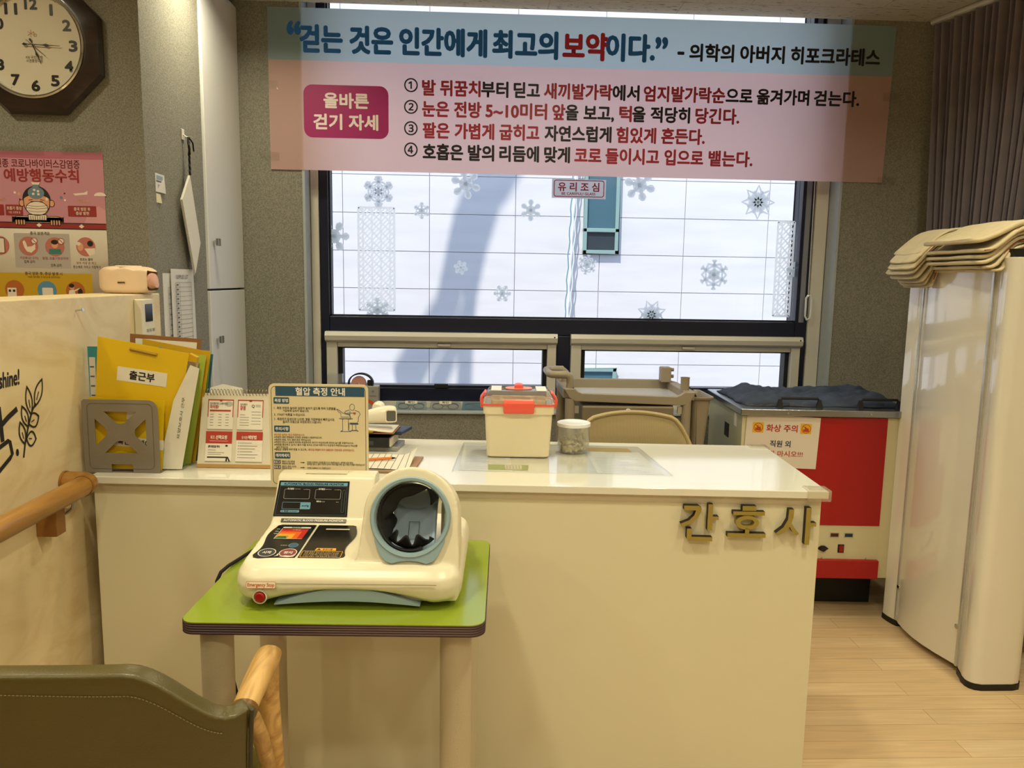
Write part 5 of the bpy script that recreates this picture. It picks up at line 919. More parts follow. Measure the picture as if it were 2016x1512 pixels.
for sx in (1, -1):
    X = lambda x: sx*x
    b = MB(); P = [(X(.297), -.138, .665), (X(.296), -.11, .667), (X(.295), -.06, .670), (X(.293), .0, .672), (X(.291), .030, .672), (X(.290), .038, .670)]
    b.tube(P, [.0205, .021, .023, .024, .0225, .016], ASH, 24, flat=.72); b.build('armrest', ch)
    b = MB(); b.tube([(X(.297), -.147, .664), (X(.297), -.136, .6652)], .0222, BRZ, 20, flat=.78); b.build('joint_ring', ch)
    b = MB(); b.tube([(X(.296), -.165, .661), (X(.297), -.146, .664)], [.0215, .0225], OLIVE, 20, flat=.85); b.build('leather_sleeve', ch)
    b = MB(); b.tube([(X(.292), .010, .664), (X(.294), .008, .60), (X(.302), .0, .45), (X(.312), .0, .2), (X(.322), .0, FZ)], [.021, .019, .020, .017, .012], ASH, 16, flat=1.0); b.build('leg', ch)
    b = MB(); b.tube([(X(.296), -.12, .655), (X(.294), -.09, .62), (X(.295), -.05, .56), (X(.300), -.015, .47), (X(.302), -.005, .42)], [.010, .014, .014, .013, .010], ASH, 12); b.build('arm_brace', ch)
    b = MB(); b.tube([(X(.25), -.12, .42), (X(.282), -.205, FZ)], [.018, .012], ASH, 14); b.build('leg', ch)
    b = MB(); b.tube([(X(.303), .0, .435), (X(.25), .0, .435)], .012, ASH, 12); b.build('rail', ch)
# ================================================================ RIGHT SIDE AND BEHIND THE COUNTER
# trolley
TAU = mat('trolley_taupe', '#988c79', .38, var=.02); TAU2 = mat('trolley_tray', '#cdd2da', .15, spec=.8); TAU3 = mat('trolley_dark', '#7f715c', .42)
tr_ = thing('medical_trolley', 'taupe plastic trolley with tray and push handle behind the counter', 'trolley', (.63, 3.30, 0)); TT = lambda: parts(tr_)
b = TT(); Y0, Y1 = 3.14, 3.46
b.loft([[(.352, y, .905), (.375, y, .868), (.40, y, .852), (.855, y, .838), (.885, y, .852), (.908, y, .895), (.86, y, .895), (.845, y, .884), (.825, y, .876), (.43, y, .886), (.412, y, .893), (.40, y, .905)] for y in (Y0, Y0+.022)], TAU)
b.loft([[(.352, y, .905), (.375, y, .868), (.40, y, .852), (.855, y, .838), (.885, y, .852), (.908, y, .895), (.86, y, .905), (.845, y, .905), (.43, y, .908), (.40, y, .905)] for y in (Y1, Y1+.022)], TAU)
b.box(.352, .40, Y0+.022, Y1, .862, .905, TAU); b.box(.86, .908, Y0+.022, Y1, .856, .897, TAU); b.build('tray_rim', tr_, bevel=.004)
TT().box(.38, .885, Y0+.01, Y1+.01, .852, .866, TAU2).build('tray', tr_)
for x, y in ((.382, Y0+.02), (.872, Y0+.02), (.376, Y1), (.872, Y1)): TT().tube([(x, y, FZ+.06), (x, y, .862)], .021, TAU, 16).build('post', tr_)
b = TT(); b.box(.43, .815, Y0-.006, Y1-.02, .70, .834, TAU3); dr = b.build('drawer', tr_, bevel=.008)
b = TT(); b.tube([(.622, Y0-.005, .815), (.622, Y0-.02, .815)], .011, TAU2, 20); b.build('knob', dr, bevel=.003)
b = TT(); b.box(.38, .875, Y0+.01, Y1, .20, .22, TAU); b.build('lower_shelf', tr_)
b = TT()
hp = [(.384, Y0+.05, .895), (.384, Y0+.05, .935), (.380, Y0+.05, .950), (.366, Y0+.05, .957), (.33, Y0+.05, .957), (.308, Y0+.055, .957), (.298, Y0+.08, .957), (.298, Y0+.22, .957), (.308, Y0+.245, .957), (.33, Y0+.25, .957), (.37, Y0+.25, .957), (.384, Y0+.25, .945), (.384, Y0+.25, .90)]
b.tube(hp, [.0165, .0165, .017, .017, .0155, .0155, .0155, .0155, .0155, .0155, .016, .0165, .0165], TAU, 16); b.build('handle', tr_)
TT().box(.822, .868, Y1-.05, Y1, .90, .968, TAU).build('sensor_block', tr_, bevel=.004); b = TT(); b.tube([(.868, Y1-.02, .955), (.885, Y1-.02, .955)], .008, TAU, 12); b.tube([(.868, Y1-.02, .925), (.885, Y1-.02, .925)], .008, TAU, 12); b.build('peg', tr_)
b = TT(); b.lathe([(.0185, 0), (.0185, .052), (.020, .058), (.018, .058), (.017, .045), (.0001, .045)], TAU, 24, M.Translation((.873, Y0+.055, .893))); b.build('cup_holder', tr_)
b = TT(); b.loft([[(x, y, z) for x, y in rrect(.90+d_*.6, 3.18+d_, 1.0-d_*.9, 3.42-d_, .02, 4)] for d_, z in ((.045, .45), (.012, .852), (.004, .855), (.0, .862), (.0, .868), (.008, .868), (.018, .85), (.05, .47))], TAU); b.build('waste_bin', tr_, ang=50)
b = TT(); b.box(.90, .9, 3.3, 3.3, .85, .85, TAU) if False else b.tube([(.885, 3.28, .87), (.905, 3.285, .90), (.93, 3.29, .885), (.95, 3.29, .85)], .006, BLK, 8); b.build('cable', tr_)
for x in (.385, .87):
    for y in (Y0+.02, Y1): b = TT(); b.tube([(x-.012, y, FZ+.032), (x+.012, y, FZ+.032)], .032, BLK, 20); b.tube([(x, y, FZ+.032), (x, y, FZ+.07)], .01, TAU, 10); b.build('caster', tr_)
for x, w in ((.40, .018), (.835, .022)): TT().box(x, x+w, Y0+.012, Y0+.02, .80, .832, mat('metal_clip', '#c9c4b8', .3, metal=.5)).build('clip', tr_)

# office chair behind the counter
def mesh_mat():
    m = mat('mesh_beige', '#c3b081', .75); nt = m.node_tree; b = nt.nodes['Principled BSDF']; out = nt.nodes['Material Output']
    tc = nt.nodes.new('ShaderNodeTexCoord'); w1 = nt.nodes.new('ShaderNodeTexWave'); w1.inputs['Scale'].default_value = 130; w1.bands_direction = 'X'; w2 = nt.nodes.new('ShaderNodeTexWave'); w2.inputs['Scale'].default_value = 150; w2.bands_direction = 'Z'
    mx = nt.nodes.new('ShaderNodeMath'); mx.operation = 'MULTIPLY'; r = nt.nodes.new('ShaderNodeMapRange'); r.inputs[1].default_value = .15; r.inputs[2].default_value = .5; r.inputs[3].default_value = .12; r.inputs[4].default_value = .55
    t = nt.nodes.new('ShaderNodeBsdfTransparent'); ms = nt.nodes.new('ShaderNodeMixShader'); L = nt.links.new
    L(tc.outputs['Object'], w1.inputs[0]); L(tc.outputs['Object'], w2.inputs[0]); L(w1.outputs[1], mx.inputs[0]); L(w2.outputs[1], mx.inputs[1]); L(mx.outputs[0], r.inputs[0]); L(r.outputs[0], ms.inputs[0]); L(b.outputs[0], ms.inputs[1]); L(t.outputs[0], ms.inputs[2]); L(ms.outputs[0], out.inputs[0]); return m
OCF = mat('chair_frame', '#b3a070', .45); GRYP = mat('chair_base', '#7c7666', .45)
oc = thing('office_chair', 'beige mesh backed office chair behind the counter', 'office chair', (.595, 2.80, 0), R(4))
def ocb(u, v):
    s_ = 2*u-1; top = .848-.035*abs(s_)**2-.10*max(0, abs(s_)-.68)**1.8/.32**1.8; z = .56+(top-.56)*v; w = .225+.03*math.sin(PI*min(1, v*.6+.2))
    return (s_*w*.94, .13-.07*s_*s_-.03*math.sin(PI*v*.8), z)
b = MB(); b.grid(28, 14, ocb, mesh_mat()); b.build('mesh_back', oc, fixn=False)
b = MB(); loop = [ocb(0, k/10) for k in range(10)]+[ocb(k/24, 1) for k in range(25)]+[ocb(1, 1-k/10) for k in range(1, 11)]+[ocb(1-k/12, 0) for k in range(1, 12)]; b.tube(loop, .0085, OCF, 8, closed=True); b.build('back_frame', oc)
b = MB(); b.loft([[(x, y, z) for x, y in rrect(-.24, -.20, .24, .13, .08, 6)] for z in (.43, .49)], mesh_mat() if False else OCF); b.build('seat', oc, bevel=.02, seg=3)
b = MB(); b.tube([(0, .13, .60), (0, .17, .5), (0, .12, .42), (0, 0, .41)], .02, GRYP, 10); b.build('back_post', oc)
MB().tube([(0, 0, .05), (0, 0, .43)], .028, GRYP, 16).build('gas_column', oc)
for k in range(5):
    a = 2*PI*k/5+.3; b = MB(); b.tube([(0, 0, .06), (.27*math.cos(a), .27*math.sin(a), .025)], [.026, .018], GRYP, 10); b.build('base_leg', oc)
    b = MB(); b.tube([(.27*math.cos(a)-.02*math.sin(a), .27*math.sin(a)+.02*math.cos(a), FZ+.03), (.27*math.cos(a)+.02*math.sin(a), .27*math.sin(a)-.02*math.cos(a), FZ+.03)], .03, BLK, 16); b.build('caster', oc)

# red heating cabinet
MG = mat('cabinet_sage', '#a9ab93', .4, var=.02); MRED = mat('cabinet_red', '#a30a0f', .38, var=.02); STL = mat('stainless', '#9aa0a6', .22, metal=.9, var=.05, vs=20, stretch=(1, 20, 20)); MCR = mat('cabinet_cream', '#cfc7a4', .45)
MR = R(-3.0); mcx = thing('heating_cabinet', 'red fronted hot pack heating cabinet with a steel top', 'heating cabinet', (1.092, 3.085, 0), MR)    # local x along the front, y back
MB().box(0, .66, .012, .56, .115, .81, MG).build('body', mcx, bevel=.003)
MB().box(-.012, .672, -.010, .572, .81, .838, STL).build('steel_top', mcx, bevel=.004)
b = MB(FRONT(0, .012, 0)); b.box(.195, .60, .345, .806, 0, .006, MRED); b.build('red_panel', mcx, bevel=.001)
MB(FRONT(0, .012, 0)).box(.60, .655, .118, .806, 0, .004, MCR).build('side_strip', mcx)
MB(FRONT(0, .012, 0)).box(.0, .19, .118, .806, 0, .004, MCR).build('side_strip', mcx)
b = MB(FRONT(0, .012, 0)); b.box(.19, .60, .195, .345, -.0, .003, MCR); cp = b.build('control_plate', mcx)
MB(FRONT(0, .012, 0)).box(.19, .603, .118, .198, 0, .022, MRED).build('kick_panel', mcx, bevel=.003)
b = MB(FRONT(0, .012, 0)); b.box(.395, .435, .292, .314, .003, .0045, mat('meter_frame', '#b9b4a0', .4)); b.box(.399, .431, .296, .310, .0045, .006, mat('meter_red', '#4d1214', .2)); b.build('meter', cp)
b = MB(FRONT(0, .012, 0)); b.box(.455, .495, .292, .314, .003, .0045, mat('meter_frame', '#b9b4a0', .4)); b.box(.459, .491, .296, .310, .0045, .006, mat('meter_blue', '#14303c', .2)); b.build('meter', cp)
b = MB(FRONT(0, .012, 0)); b.prism([(.346, .243), (.362, .233), (.378, .233), (.394, .243), (.378, .255), (.362, .255)], .003, .007, BLK); b.lathe([(.013, .007), (.012, .014), (.0001, .014)], BLK, 16, M.Translation((.37, .244, 0))); b.build('socket', cp)
b = MB(FRONT(0, .012, 0)); b.box(.433, .459, .226, .262, .003, .006, BLK); b.box(.437, .455, .230, .258, .006, .010, mat('rocker_red', '#8e0d10', .3)); b.build('switch', cp, bevel=.001)
b = MB(FRONT(0, .012, 0)); b.lathe([(.022, .003), (.02, .016), (.0001, .016)], BLK, 20, M.Translation((.318, .275, 0))); b.build('dial', cp)
for x in (.37, .555): b = MB(FRONT(0, .012, 0)); b.tube([(x, .202, .003), (x, .202, .012)], .004, CHROME, 10); b.build('screw', mcx)
b = MB(M.Translation((0, .0, 0))); b.box(-.0015, .0, .20, .27, .675, .735, BLK); b.build('side_slot', mcx)
b = MB(); b.box(-.0015, 0, .09, .125, .745, .80, MASK); b.build('side_label', mcx)
for x0, x1 in ((.165, .33), (.50, .66)):
    b = MB(); b.tube([(x0, .05, .838), (x0+.004, .05, .868), (x0+.008, .05, .876), (x1-.008, .05, .876), (x1-.004, .05, .868), (x1, .05, .838)], .0055, BLK, 8); [b.loft([[(x-.012, .038, .838), (x+.012, .038, .838), (x+.012, .062, .838), (x-.012, .062, .838)], [(x-.005, .044, .872), (x+.005, .044, .872), (x+.005, .056, .872), (x-.005, .056, .872)]], BLK) for x in (x0, x1)]; b.build('handle', mcx)
MB().box(.01, .655, .16, .53, FZ, .116, mat('plinth_shade', '#0f0d0c', .6)).build('shade_plinth', mcx, bevel=.002)  # black block put in for the deep shadow under the cabinet
for x in (.18, .52): b = MB(FRONT(0, -.010, 0)); b.tube([(x, .824, 0), (x, .824, .004)], .004, CHROME, 10); b.build('screw', mcx)
# warning sign
wsn = tag(MB().build('x') if False else bpy.data.objects.new('warning_sign', None), 'white paper burn warning sign taped on the red heating cabinet', 'sign'); COL.objects.link(wsn); wsn.location = (1.092+.16, 3.085, .588); wsn.rotation_euler = (0, 0, MR)
wp_ = M.Translation((1.092, 3.085, 0)) @ M.Rotation(MR, 4, 'Z'); wsn.location = wp_ @ V((.163, .004, .592))
b = MB(fr((0, 0, 0), (1, 0, 0), (0, 0, 1)) @ M.Rotation(R(-1.0), 4, 'Z')); SGP = mat('sign_paper', '#dcd0c4', .6); b.prism([(-.153, 0), (.151, -.003), (.155, .214), (-.149, .222)], 0, .0008, SGP)
SRED = mat('sign_red', '#b5322a', .5); SNV = mat('sign_navy', '#24365a', .5); FLY = mat('flame_yellow', '#e0b02a', .5); FLR = mat('flame_red', '#b5431f', .5)
b.text('화상 주의', -.066, .062, .150, .180, SRED, .0012, .02); b.text('직원 외', -.046, .038, .086, .113, SNV, .0012, .022); b.text('만지지 마시오!!!', -.105, .092, .046, .070, SRED, .0012, .014)
for cx in (-.100, .098):
    b.flat([(cx-.024, .144), (cx+.022, .144), (cx+.022, .188), (cx-.024, .188)], FLY, .0010); b.outline(ell(cx, .166, .019, n=28), .0025, FLR, .0014); b.flat([(cx-.011, .154), (cx-.013, .166), (cx-.006, .163), (cx-.004, .178), (cx+.003, .167), (cx+.007, .172), (cx+.012, .160), (cx+.008, .153)], FLR, .0014); b.line([(cx-.013, .178), (cx+.013, .153)], .0025, FLR, .0016)
b.build('sheet', wsn, ang=180)
# dark cloth on top
CLO = mat('dark_cloth', '#3a4356', .9, var=.15, vs=25, bump=.5, bs=120); CLG = mat('grey_lining', '#4b4a52', .9)
def cloth(seed, x0, x1, y0, y1, z0, hgt, ex=0.0):
    from mathutils import noise as mn
    def f(u, v):
        p = V((u*5+seed, v*4, seed*1.7)); edge = min(1, min(u, 1-u)*9)*min(1, min(v, 1-v)*7); h = (hgt*(.55+.55*mn.noise(p*.6)+.35*mn.noise(p*1.9)+.12*mn.noise(p*4.5)))*edge**.6
        dx = .018*mn.noise(V((v*6, seed, 0))); dy = .02*mn.noise(V((u*8, seed, 3)))
        return (x0+(x1-x0)*u+dx+ex*v, y0+(y1-y0)*v+dy, z0+max(.002, h)+.004*math.sin(42*v+9*math.sin(6*u+seed))*edge)
    return f
cm_ = thing('folded_cloth', 'crumpled dark navy cloth lying on the red heating cabinet', 'cloth', (1.40, 3.36, .839), MR); im = (M.Translation(V(cm_.location)) @ M.Rotation(MR, 4, 'Z')).inverted() @ wp_
b = MB(im); b.grid(90, 40, cloth(1.3, .02, .69, .075, .50, .8395, .060), CLO); b.build('drape', cm_, solid=.004, soff=-1, ang=180, fixn=False)
b = MB(im); b.grid(60, 20, cloth(5.1, .03, .34, .068, .30, .8393, .022), CLG); b.build('lining', cm_, solid=.003, ang=180, fixn=False)

# tall white screen unit
SCR = mat('screen_white', '#e2ddd0', .10, var=.01, vs=2, spec=.8, coat=.8); BASE = mat('black_rubber', '#0c0b0b', .45)
su = thing('privacy_screen', 'tall white curved privacy screen with rounded posts at right', 'screen', (1.77, 2.66, 0)); SI = lambda: parts(su)
HT = 1.449
front = [(1.690, 2.455), (1.681, 2.435), (1.677, 2.41), (1.682, 2.392), (1.694, 2.380), (1.715, 2.373), (1.825, 2.373), (1.852, 2.381), (1.868, 2.40), (1.872, 2.43), (1.872, 2.50), (1.72, 2.50), (1.702, 2.492)]
back = [(1.672, 2.965), (1.674, 2.93), (1.680, 2.905), (1.688, 2.885), (1.70, 2.88), (1.86, 2.88), (1.872, 2.90), (1.872, 2.96), (1.862, 2.98), (1.69, 2.98)]
SI().prism(front, FZ+.022, HT, SCR).build('post', su, bevel=.002); SI().prism(back, FZ+.022, HT, SCR).build('post', su, bevel=.002)
cv = [(1.700, 2.490), (1.688, 2.54), (1.674, 2.60), (1.664, 2.66), (1.660, 2.72), (1.664, 2.79), (1.674, 2.85), (1.685, 2.885)]
SI().prism(cv+[(1.86, 2.885), (1.86, 2.49)], FZ+.030, HT, SCR).build('panel', su)
b = SI()
for (x, y), (x2, y2) in (((1.6985, 2.4895), (1.696, 2.4995)), ((1.6835, 2.8795), (1.685, 2.8895))): b.box(min(x, x2)-.004, max(x, x2), y, y2, FZ+.03, HT, mat('alu_strip', '#c9c8c2', .25, metal=.5))
b.build('edge_strip', su)
def grow(P, d_): 
    cx = sum(p[0] for p in P)/len(P); cy = sum(p[1] for p in P)/len(P); return [(x+(d_ if x > cx else -d_), y+(d_ if y > cy else -d_)) for x, y in P]
SI().prism(grow(front, .002), FZ, FZ+.022, BASE).build('foot', su); SI().prism(grow(back, .002), FZ, FZ+.022, BASE).build('foot', su)
b = SI(); b.prism([(1.695, 2.40), (1.85, 2.40), (1.86, 2.96), (1.69, 2.96)], HT, HT+.028, BASE); b.build('top_cap', su)
for y, x in ((2.505, 1.696), (2.87, 1.681)): b = SI(); b.tube([(x, y, .12), (x-.008, y, .12)], .009, CHROME, 16); b.build('screw', su, bevel=.002)

# towels on the screen
TW = mat('towel_cream', '#cdbf9d', .95, var=.05, vs=30, bump=.6, bs=500); TWR = mat('towel_edge_red', '#8f4f46', .9)
def towel(name, lab, path, y0, y1, th_, m=TW, seed=0, red=True, flare=0.0, gz=0.0):
    """folded towel: a thick rounded ribbon following path (x, z), as wide as y0..y1"""
    t = thing(name, lab, 'towel', (path[-1][0], (y0+y1)/2, path[-1][1])); t_i = parts(t); rn_ = random.Random(seed); rings = []; K = len(path)
    for i, (x, z) in enumerate(path):
        a = path[max(0, i-1)]; c = path[min(K-1, i+1)]; d = V((c[0]-a[0], c[1]-a[1])).normalized(); nx, nz = -d.y, d.x
        if nz < 0: nx, nz = -nx, -nz
        k = i/(K-1); w0 = y0-flare*(1-k)+.006*math.sin(5*k+seed); w1 = y1+flare*.4*(1-k)+.006*math.sin(4*k+2*seed); ring = []
        tt = th_*(.75+.25*min(1, i/1.5))*(1+.12*math.sin(3*k*PI+seed)); n_ = 10
        for q in range(n_+1): s_ = q/n_; bul = tt/2+.003*math.sin(7*s_+seed+2*k)*(1-abs(2*s_-1)); ring.append((x+nx*bul, w0+(w1-w0)*s_, z+nz*bul+gz*(s_-.5)))
        for q in range(1, 6): a_ = PI/2-PI*q/6; ring.append((x+nx*tt/2*math.sin(a_), w1+tt/2*math.cos(a_), z+nz*tt/2*math.sin(a_)+gz*.5))
        for q in range(n_+1): s_ = 1-q/n_; ring.append((x-nx*tt/2, w0+(w1-w0)*s_, z-nz*tt/2+gz*(s_-.5)))
        for q in range(1, 6): a_ = -PI/2+PI*q/6; ring.append((x+nx*tt/2*math.sin(a_), w0-tt/2*math.cos(a_), z+nz*tt/2*math.sin(a_)-gz*.5))
        rings.append(ring)
    t_i.loft(rings, m); o = t_i.build('cloth', t, ang=60); md = o.modifiers.new('s', 'SUBSURF'); md.levels = 1; md.render_levels = 1
    if red:
        r_ = parts(t); pts = []
        for i, (x, z) in enumerate(path[1:-1]): pts.append((x-.002, y0-.004-th_*.45, z+th_*.1))
        r_.tube(pts, .0022, TWR, 6); r_.build('hem', t)
    return t
ZT = HT+.030
# rear stack (folded over the edge toward the counter)
RX = [1.625, 1.606, 1.586, 1.566, 1.552, 1.545, 1.552, 1.580]; RZ = [1.338, 1.347, 1.357, 1.370, 1.387, 1.406, 1.430, 1.462]
def bpath(k):
    x, z = RX[k], RZ[k]; t0 = ZT+.006+.0108*k
    return [(x, z), (x+.012, z+.012), (x+(1.70-x)*.35, z+(t0-z)*.42), (x+(1.70-x)*.68, z+(t0-z)*.80), (1.705, t0), (1.78, t0+.002), (1.85, t0)]
names = ['lowest cream towel of the rear stack on the white screen', 'second cream towel from the bottom of the rear stack', 'third cream towel from the bottom of the rear stack', 'fourth cream towel from the bottom of the rear stack', 'fourth cream towel from the top of the rear stack', 'third cream towel from the top of the rear stack', 'second cream towel from the top of the rear stack', 'topmost cream towel of the rear stack on the white screen']
TWS = [towel('towel', names[k], bpath(k), 2.765+.008*math.sin(k*2.1), 2.93+.012*math.cos(k*1.7), .0104, seed=k, red=k in (0, 2, 5), flare=.014) for k in range(8)]
for o in TWS: o['group'] = 'folded towels at the rear of the screen'
FX = [1.600, 1.572, 1.548, 1.560, 1.556, 1.530]; FL = [1.403, 1.413, 1.428, 1.447, 1.468, 1.500]; FT = [.012, .013, .013, .014, .015, .019]
def fpath(k):
    x, z = FX[k]+.03, FL[k]; t0 = ZT+.008+.0150*k+(.003 if k == 5 else 0)
    return [(x, z), (x+.02, z-.003), (x+.055, z+.002), (1.685, z+(t0-z)*.55), (1.72, t0-.006), (1.77, t0), (1.85, t0+.005), (1.93, t0+.003), (1.99, t0-.008)]
names = ['lowest cream towel of the front stack hanging over the screen edge', 'second cream towel from the bottom of the front stack', 'third cream towel from the bottom of the front stack', 'third cream towel from the top of the front stack', 'second cream towel from the top of the front stack, with a red hem', 'broad topmost cream towel of the front stack on the screen']
F6 = [towel('towel', names[k], fpath(k), 2.44+.012*math.sin(k*3), 2.735+.014*math.cos(k*1.9), FT[k], seed=10+k, red=k in (1, 4), flare=.012) for k in range(6)]
for o in F6: o['group'] = 'folded towels at the front of the screen'
for o in TWS+F6+[su]: o.location += V((.062, .090, .004 if o is not su else 0))

# curtain on a ceiling rail
CUR = mat('curtain_grey', '#7b7279', .9, var=.06, vs=14, bump=.4, bs=700)
def cpath(s_):   # along the rail, metres from the corner
    return V((2.108+.078/.2955*s_*.92+.02*s_*s_, 3.715-.285/.2955*s_, 0))
cu = thing('curtain', 'gathered grey mauve curtain on a white ceiling rail at right', 'curtain', (2.2, 3.2, 1.3)); NP = 46; L_ = 1.75
def cfn(u, v):
    g = 1-.15*min(1, v*1.6)-.22*v*v; s_ = .03+L_*(.06*v*1.2+u*g*(1-.03*v)); p = cpath(s_); d = V((.30, -.95, 0)).normalized(); nn = V((-d.y, d.x, 0)); am = .019*(1-.25*v)
    w = am*math.sin(2*PI*NP*u+.8*math.sin(9*u+1.5*v))+.010*math.sin(2*PI*NP*.37*u+2*v); p = p+nn*w*-1
    return (p.x+.0, p.y, CEIL-.035-v*2.05)
b = parts(cu); b.grid(NP*14, 18, cfn, CUR); b.build('fabric', cu, fixn=False, ang=180)
b = parts(cu); b.tube([tuple(cpath(k*.1)+V((0, 0, CEIL-.014))) for k in range(0, 22)], .014, mat('rail_white', '#cfc9bd', .4), 8); b.build('rail', cu)
# bench behind the screen
bn = thing('padded_bench', 'black padded bench mostly hidden behind the white screen', 'bench', (2.41, 2.71, 0)); b = parts(bn); b.box(2.10, 2.76, 2.59, 3.09, .12, .50, mat('black_vinyl', '#121112', .4)); b.build('pad', bn, bevel=.02, seg=3)
for x in (2.13, 2.73):
    for y in (2.63, 3.05): b = parts(bn); b.tube([(x, y, FZ), (x, y, .12)], .02, mat('grey_tube', '#6d747c', .3, metal=.6), 12); b.build('leg', bn)
b = parts(bn); b.tube([(2.11, 2.63, .04), (2.75, 2.63, .04)], .018, mat('grey_tube', '#6d747c', .3, metal=.6), 12); b.build('crossbar', bn)
# ================================================================ BANNER, WINDOW STICKERS, SILL
def banner_mat(name, col, tr, tc): return mat(name, col, .55, trans=tr, sub=hexc(tc), var=.01, vs=4)
BPK = banner_mat('banner_pink', '#e2bcb8', .5, '#f3d6d8'); BBL = banner_mat('banner_blue', '#a3bac1', .5, '#cfe4ec')
BC = {'b': mat('banner_ink_blue', '#1266b8', .5), 'r': mat('banner_ink_red', '#b21f35', .5), 'k': mat('banner_ink_black', '#17131a', .5), 'd': mat('banner_ink_crimson', '#a82a3c', .5), 'p': mat('banner_ink_white', '#efdfe2', .5)}
MAG = mat('banner_magenta', '#a8206c', .5, trans=.15, sub=hexc('#a8206c'))
bn_ = thing('wall_banner', 'long blue and pink printed banner about walking hung across the window top', 'banner', (.483, 3.742, 2.20)); b = MB(M.Translation((-.483, -3.742, -2.20)) @ FRONT(0, 3.742, 0))
X0, X1 = -.981, 1.951
def wav(x, z): return .004*math.sin(3.1*x+.6)*(1-abs(z-2.2)/.4*.2)+(.006*max(0, (x-1.62)/.33)*math.sin(20*x+6*z))
def strip(z0, z1, m, n=60, k=6): b.grid(n, k, lambda u, v: (X0+(X1-X0)*u-(.012*(1-(z0+(z1-z0)*v-1.842)/.72) if u > .999 else 0), z0+(z1-z0)*v, 0.0), m)
strip(1.842, 2.333, BPK); strip(2.333, 2.562, BBL)
b.flat(rrect(-.824, 1.99, -.433, 2.227, .04, 6), MAG, .0006)
BANNER_TEXT = [
    ('“', 'b', -0.888, -0.835, 2.448, 2.499),
    ('걷는', 'b', -0.832, -0.645, 2.37, 2.486),
    ('것은', 'b', -0.605, -0.415, 2.37, 2.486),
    ('인간에게', 'b', -0.378, 0.018, 2.37, 2.486),
    ('최고의', 'b', 0.051, 0.348, 2.37, 2.486),
    ('보약', 'r', 0.378, 0.58, 2.37, 2.486),
    ('이다.', 'b', 0.58, 0.802, 2.37, 2.486),
    ('”', 'b', 0.812, 0.862, 2.431, 2.476),
    ('-', 'k', 0.916, 0.943, 2.407, 2.416),
    ('의학의', 'k', 0.972, 1.179, 2.379, 2.454),
    ('아버지', 'k', 1.213, 1.421, 2.379, 2.454),
    ('히포크라테스', 'k', 1.455, 1.88, 2.379, 2.454),
    ('①', 'k', -0.359, -0.298, 2.205, 2.266),
    ('발', 'd', -0.275, -0.216, 2.192, 2.26),
    ('뒤꿈치', 'd', -0.192, -0.008, 2.192, 2.26),
    ('부터', 'k', -0.001, 0.122, 2.192, 2.26),
    ('딛고', 'k', 0.151, 0.27, 2.192, 2.26),
    ('새끼발가락', 'd', 0.293, 0.611, 2.192, 2.26),
    ('에서', 'k', 0.616, 0.739, 2.192, 2.26),
    ('엄지발가락순', 'd', 0.763, 1.147, 2.192, 2.26),
    ('으로', 'k', 1.155, 1.279, 2.192, 2.26),
    ('옮겨가며', 'k', 1.303, 1.552, 2.192, 2.26),
    ('걷는다.', 'k', 1.579, 1.795, 2.192, 2.26),
    ('②', 'k', -0.36, -0.298, 2.108, 2.169),
    ('눈은', 'd', -0.275, -0.154, 2.097, 2.166),
    ('전방', 'd', -0.126, -0.003, 2.097, 2.166),
    ('5~10미터', 'd', 0.021, 0.305, 2.097, 2.166),
    ('앞', 'd', 0.334, 0.391, 2.097, 2.166),
    ('을', 'k', 0.396, 0.453, 2.097, 2.166),
    ('보고,', 'k', 0.482, 0.622, 2.097, 2.166),
    ('턱', 'd', 0.651, 0.706, 2.097, 2.166),
    ('을', 'k', 0.713, 0.771, 2.097, 2.166),
    ('적당히', 'k', 0.8, 0.984, 2.097, 2.166),
    ('당긴다.', 'd', 1.014, 1.221, 2.097, 2.166),
    ('③', 'k', -0.36, -0.299, 2.011, 2.073),
    ('팔은', 'd', -0.272, -0.151, 2.0, 2.069),
    ('가볍게', 'd', -0.123, 0.058, 2.0, 2.069),
    ('굽히고', 'd', 0.087, 0.271, 2.0, 2.069),
    ('자연스럽게', 'k', 0.3, 0.613, 2.0, 2.069),
    ('힘있게', 'd', 0.64, 0.826, 2.0, 2.069),
    ('흔든다.', 'd', 0.855, 1.06, 2.0, 2.069),
    ('④', 'k', -0.36, -0.299, 1.914, 1.977),
    ('호흡은', 'k', -0.272, -0.087, 1.902, 1.972),
    ('발의', 'k', -0.06, 0.059, 1.902, 1.972),
    ('리듬에', 'k', 0.088, 0.271, 1.902, 1.972),
    ('맞게', 'k', 0.3, 0.418, 1.902, 1.972),
    ('코로', 'd', 0.444, 0.568, 1.902, 1.972),
    ('들이시고', 'd', 0.592, 0.845, 1.902, 1.972),
    ('입으로', 'd', 0.874, 1.057, 1.902, 1.972),
    ('뱉는다.', 'd', 1.087, 1.296, 1.902, 1.972),
    ('올바른', 'p', -0.73, -0.526, 2.125, 2.191),
    ('걷기 자세', 'p', -0.778, -0.483, 2.029, 2.096),
]
for t_, c_, a_, d_, z0, z1 in BANNER_TEXT:
    mode = 'b' if t_ in '“”-①②③④' else 'h'; bo = .042 if c_ in 'b' or t_ == '보약' else .034
    if mode == 'b': bo = .012 if t_ in '①②③④' else .03
    b.text(t_, a_, d_, z0, z1, BC[c_], .0012, bo, mode)
b.build('printed_sheet', bn_, ang=180, fixn=False)
